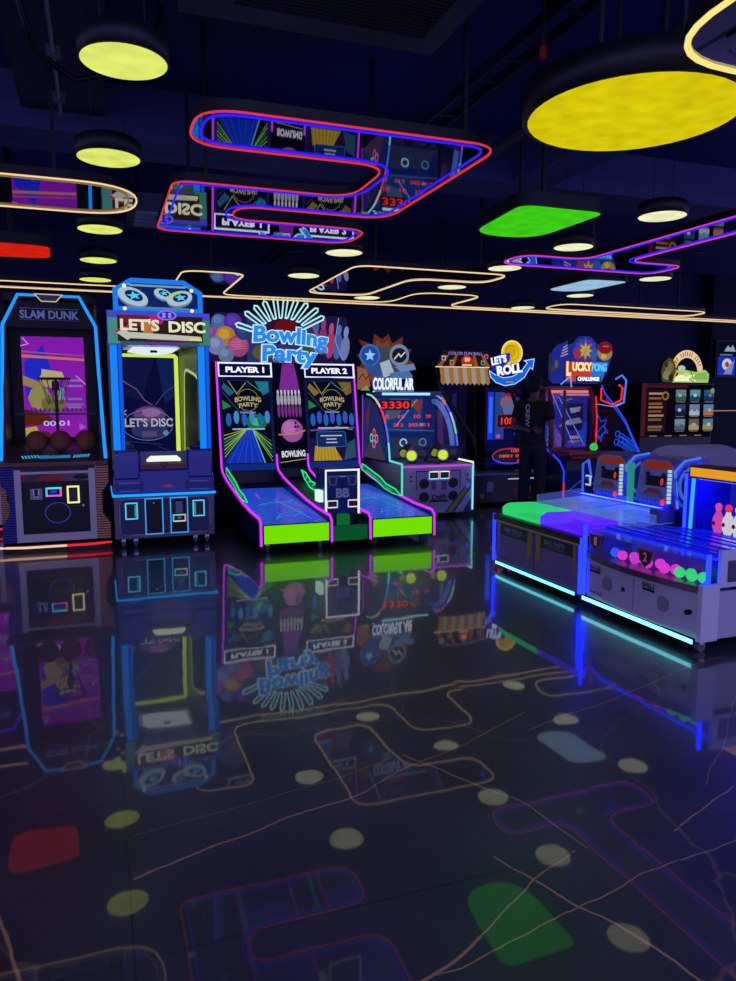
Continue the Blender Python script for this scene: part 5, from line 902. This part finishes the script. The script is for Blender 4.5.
    b = MB(); b.tube([(-.47,.85,.52),(-.455,.85,.95)],.014,glow('3aa0ff',1.2)); b.tube([(-.53,.85,.54),(-.53,.85,.95)],.012,glow('1020ff',8)); b.out('post_neon', t)
    b = MB(); b.box(-.47,.56,.82,.98,.925,1.02,mat('5a2020',.4)); P = Pl(b,(0,.818,0)); P.rect(-.46,.55,.94,1.005,glow('e8a028',.95)); b.out('amber_header', t)
    b = MB(); b.box(-.44,.44,.88,.94,.915,.924,glow('1020ff',45)); b.out('added_header_light', t)  # bar added under the header to throw blue light on the counter
    b = MB(); b.box(-h+.02,h-.02,.10,.125,.555,.566,glow('1020ff',3)); b.out('tray_led', t)
    b = MB(); b.box(-.54,.50,-.045,-.02,.055,.08,GREY); P = Pl(b,(0,-.046,0)); P.rect(-.54,.53,.06,.088,glow('80ecff',2.2)); b.out('led_strip', t)
    b = MB(); b.tube([(.555,-.01,.10),(.555,-.01,.42),(.555,.02,.44),(.555,.02,.60)],.015,glow('1020ff',7)); b.box(.535,.57,-.03,.1,.08,.42,WHITEP); b.box(.545,.57,.1,1.3,.40,.62,WHITEP); b.out('stepped_corner_post', t)
    b = MB(); P = Pl(b,(.572,.65,0),(0,1,0),(0,0,1)); P.rect(-.5,.6,.43,.56,mat('3a2c58',.3)); b.out('side_window', t)
    b = MB(); b.tube([(-.56,-.02,.09),(-.56,-.02,.60)],.015,glow('1020ff',6)); b.out('corner_neon', t)
    casters(t, [(-.5,.04),(.5,.04),(-.5,1.2),(.5,1.2)], .03)
counter_two()
def at_counter(x, y): return (3.3+y, 3.845-x)      # counter's own axes to the room's
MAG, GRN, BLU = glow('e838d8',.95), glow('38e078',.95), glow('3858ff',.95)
balls = [(-.30,.02,BLU,'blue'),(-.20,.0,MAG,'pink'),(-.13,.04,MAG,'pink'),(-.075,.0,MAG,'pink'),(-.045,.05,MAG,'pink'),(.05,-.005,MAG,'pink'),(.10,.055,MAG,'pink'),(.205,-.005,MAG,'pink'),(.265,.03,MAG,'pink'),(.33,.0,GRN,'green'),(.385,.035,GRN,'green'),(.43,-.0,GRN,'green'),(.49,.03,GRN,'green')]
BL = {'blue':'single glowing blue ball in the clear tray of the pale counter','pink':'glowing pink ball in the clear tray of the pale counter','green':'glowing green ball at the right end of the clear ball tray'}
for x, y, m, c in balls:
    wx, wy = at_counter(x, y+.02)
    o = tag(MB().sph((0,0,0),.034,m,14).out('play_ball', None, (wx,wy,.448)), BL[c], 'ball', c+' balls in the clear tray')
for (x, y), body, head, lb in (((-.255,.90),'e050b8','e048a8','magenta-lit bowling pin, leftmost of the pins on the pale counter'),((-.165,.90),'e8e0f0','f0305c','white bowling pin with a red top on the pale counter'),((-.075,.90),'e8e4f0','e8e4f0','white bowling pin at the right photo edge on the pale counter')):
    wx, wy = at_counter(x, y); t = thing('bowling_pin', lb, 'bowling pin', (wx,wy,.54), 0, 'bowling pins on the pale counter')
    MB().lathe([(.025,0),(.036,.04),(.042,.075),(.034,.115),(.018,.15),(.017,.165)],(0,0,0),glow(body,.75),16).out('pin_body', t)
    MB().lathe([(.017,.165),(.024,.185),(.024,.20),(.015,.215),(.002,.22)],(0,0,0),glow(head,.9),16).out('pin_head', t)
    b = MB(); P = Pl(b,(-.0425,0,.075),(0,-1,0),(0,0,1)); P.ell(0,0,.016,.016,mat('b02030',.4),12); b.out('round_mark', t)
t = thing('hooded_machine', 'low pale machine with two rounded hoods behind the score consoles', 'arcade machine', (5.62, 5.8, 0), -PI/2)
PH = mat('c8bce0', .5); b = MB(); b.box(-1.1,.80,0,.8,.03,.86,PH); b.out('body', t, bevel=.02)
for cx in (-.33, .52):
    b = MB(); b.prism([(cx+.40*math.cos(PI*k/16), .84+.19*math.sin(PI*k/16)) for k in range(17)],'y',.02,.6,mat('d0c4e4',.5)); b.out('rounded_hood', t)
b = MB(); b.box(-1.0,.7,-.004,.0,.70,.74,mat('6a6280',.5)); b.box(.1,.25,-.03,.0,.74,.77,BLACK); b.out('trim_band', t)

# ------------------------------------------------------------------ papers on the worktops
for (x, y, z), lb in (((4.86,9.37,.462),'white paper sheet stack on the carnival machine worktop'),((5.95,9.5,.442),'white paper sheet stack on the worktop right of the crew member')):
    b = MB(); b.box(-.13,.13,-.1,.1,0,.03,mat('c8ccd8',.6)); P = Pl(b,(0,-.101,.015)); P.line([(-.12,-.005),(.12,-.005)],.003,mat('9094a0',.6)); tag(b.out('paper_stack', None, (x,y,z)), lb, 'paper')

# ------------------------------------------------------------------ the crew member, seen from behind
def skin_obj(name, verts, edges, radii, m, parent=None, sub=2, root=0):
    me = bpy.data.meshes.new(name); me.from_pydata(verts, edges, []); me.materials.append(m)
    o = bpy.data.objects.new(name, me); C.objects.link(o)
    sk = o.modifiers.new('s', 'SKIN'); sk.use_smooth_shade = True
    for i, r in enumerate(radii):
        v = me.skin_vertices[0].data[i]; v.radius = r if isinstance(r, tuple) else (r, r); v.use_root = i == root
    o.modifiers.new('u', 'SUBSURF').levels = sub; o.modifiers['u'].render_levels = sub
    if parent: o.parent = parent
    return o
def person():
    t = thing('person', 'person in black CREW t-shirt and dark trousers seen from behind', 'person', (5.47, 8.55, 0), R(-52))
    SK = mat('6b4a3c', .55); TS = mat('0e0e14', .8); TR = mat('15182a', .8)
    # +y is the way the body faces; origin between the feet
    V, E_, Rr = [], [], []
    def chain(pts, start=None):
        p = start
        for co, r in pts:
            V.append(co); Rr.append(r); i = len(V)-1
            if p is not None: E_.append((p, i))
            p = i
        return p
    pelvis = chain([((0,0,.97),(.11,.08))]); chest = chain([((0,-.005,1.10),(.14,.10)),((0,-.01,1.28),(.165,.11)),((0,-.01,1.42),(.13,.09))], pelvis)
    neck = chain([((0,.0,1.52),.055),((0,.02,1.58),.055)], chest)
    chain([((0,.03,1.66),(.08,.095)),((0,.03,1.75),(.078,.09)),((0,.02,1.80),(.045,.05))], neck)
    for s in (-1, 1): chain([((.09*s,0,.82),.075),((.105*s,.01,.52),.058),((.11*s,-.01,.30),.056),((.115*s,-.015,.09),.04)], pelvis)
    ra = chain([((.20,-.005,1.42),.058),((.25,-.02,1.16),.043),((.255,.02,.93),.03),((.255,.03,.88),(.034,.02))], chest)
    la = chain([((-.20,-.005,1.42),.058),((-.27,-.06,1.16),.043),((-.02,-.155,1.10),.03),((.03,-.155,1.10),(.02,.034))], chest)
    body = skin_obj('body', V, E_, Rr, SK, t)
    # fingers and thumb as short chains rooted inside the palms, in the same mesh kind
    def hand(name, palm, d, w, n):
        fv, fe, fr = [], [], []
        d, w, n = Vector(d).normalized(), Vector(w).normalized(), Vector(n).normalized(); p = Vector(palm)
        fv.append(tuple(p)); fr.append((.034,.018)); fv.append(tuple(p+d*.05)); fr.append((.036,.018)); fe.append((0,1))
        for off, ln in ((-.028,.062),(-.009,.075),(.010,.07),(.028,.055)):
            i = len(fv); a = p+d*.045+w*off
            fv += [tuple(a), tuple(a+d*ln*.55+n*.008), tuple(a+d*ln*.95+n*.03)]; fr += [.0095,.009,.0075]; fe += [(1,i),(i,i+1),(i+1,i+2)]
        i = len(fv); a = p+w*-.03; fv += [tuple(a+d*.005), tuple(a+d*.03-w*.022+n*.01), tuple(a+d*.055-w*.028+n*.02)]; fr += [.011,.010,.008]; fe += [(0,i),(i,i+1),(i+1,i+2)]
        return skin_obj(name, fv, fe, fr, SK, body, 2)
    hand('hand', (.255,.03,.85), (0,.06,-1), (0,1,0), (-1,0,0)); hand('hand', (.05,-.155,1.10), (1,0,-.1), (0,0,-1), (0,1,0))
    for s in (-1, 1): MB().sph((.085*s,.03,1.68),.022,SK,10,(.45,.8,1.3)).out('ear', body)
    MB().sph((0,.125,1.67),.016,SK,10,(.8,1.1,1.4)).out('nose', body)
    for s in (-1, 1): b = MB(); b.sph((.032*s,.112,1.705),.011,mat('d8d4d0',.3),10); b.sph((.032*s,.121,1.705),.005,BLACK,8); b.out('eye', body)
    MB().sph((0,.115,1.625),.02,mat('7a3c38',.5),10,(1.1,.4,.3)).out('mouth', body)
    b = MB(); b.sph((0,.005,1.745),.112,mat('08080a',.8),20,(.88,1.0,.80)); b.sph((0,-.025,1.68),.10,mat('08080a',.8),18,(.88,.82,.85)); b.out('hair', t)
    # t-shirt: a slightly larger shell over torso and upper arms
    V, E_, Rr = [], [], []
    p0 = chain([((0,-.0,.86),(.185,.145)),((0,-.0,.97),(.18,.14))]); c0 = chain([((0,-.005,1.10),(.175,.125)),((0,-.012,1.28),(.195,.135)),((0,-.012,1.42),(.16,.115))], p0); chain([((0,0,1.50),.07)], c0)
    for s in (-1, 1): chain([((.20*s,-.005,1.42),.085),((.24*s,-.025,1.22),.075)], c0)
    shirt = skin_obj('t_shirt', V, E_, Rr, TS, t)
    b = MB(); P = Pl(b,(-.02,-.180,1.30),(0,0,-1),(1,0,0)); P.text('CREW',0,0,.30,.06,mat('b8bac8',.6),.03); b.out('crew_lettering', shirt)
    V, E_, Rr = [], [], []
    p0 = chain([((0,0,1.02),(.16,.12)),((0,0,.92),(.175,.13))])
    for s in (-1, 1): chain([((.095*s,0,.84),.112),((.105*s,.01,.52),.085),((.112*s,-.01,.25),.075),((.115*s,-.015,.07),.07)], p0)
    skin_obj('trousers', V, E_, Rr, TR, t)
    for s in (-1, 1):
        b = MB(); pr = [(-.10,0),(-.10,.07),(-.05,.10),(.03,.085),(.10,.055),(.16,.04),(.17,0)]; b.prism(pr,'x',.115*s-.045,.115*s+.045,mat('101014',.5)); b.prism([(-.105,0),(-.105,.02),(.175,.02),(.175,0)],'x',.115*s-.05,.115*s+.05,mat('b0b0b8',.6)); b.out('shoe', t, bevel=.012)
person()

# ------------------------------------------------------------------ light, camera
w = bpy.data.worlds.new('w'); bpy.context.scene.world = w; w.use_nodes = True
w.node_tree.nodes['Background'].inputs[0].default_value = (.36,.34,1.0,1); w.node_tree.nodes['Background'].inputs[1].default_value = 1.25
cd = bpy.data.cameras.new('camera'); cam = bpy.data.objects.new('camera', cd); C.objects.link(cam)
cam.location = (0,0,1.5); cam.rotation_euler = (R(83), 0, R(-20))
cd.sensor_fit = 'VERTICAL'; cd.sensor_height = 36; cd.lens = 36*737/981; cd.clip_start = .05
sc = bpy.context.scene; sc.camera = cam
sc.view_settings.view_transform = 'Standard'; sc.view_settings.look = 'None'; sc.view_settings.exposure = 0; sc.view_settings.gamma = 1
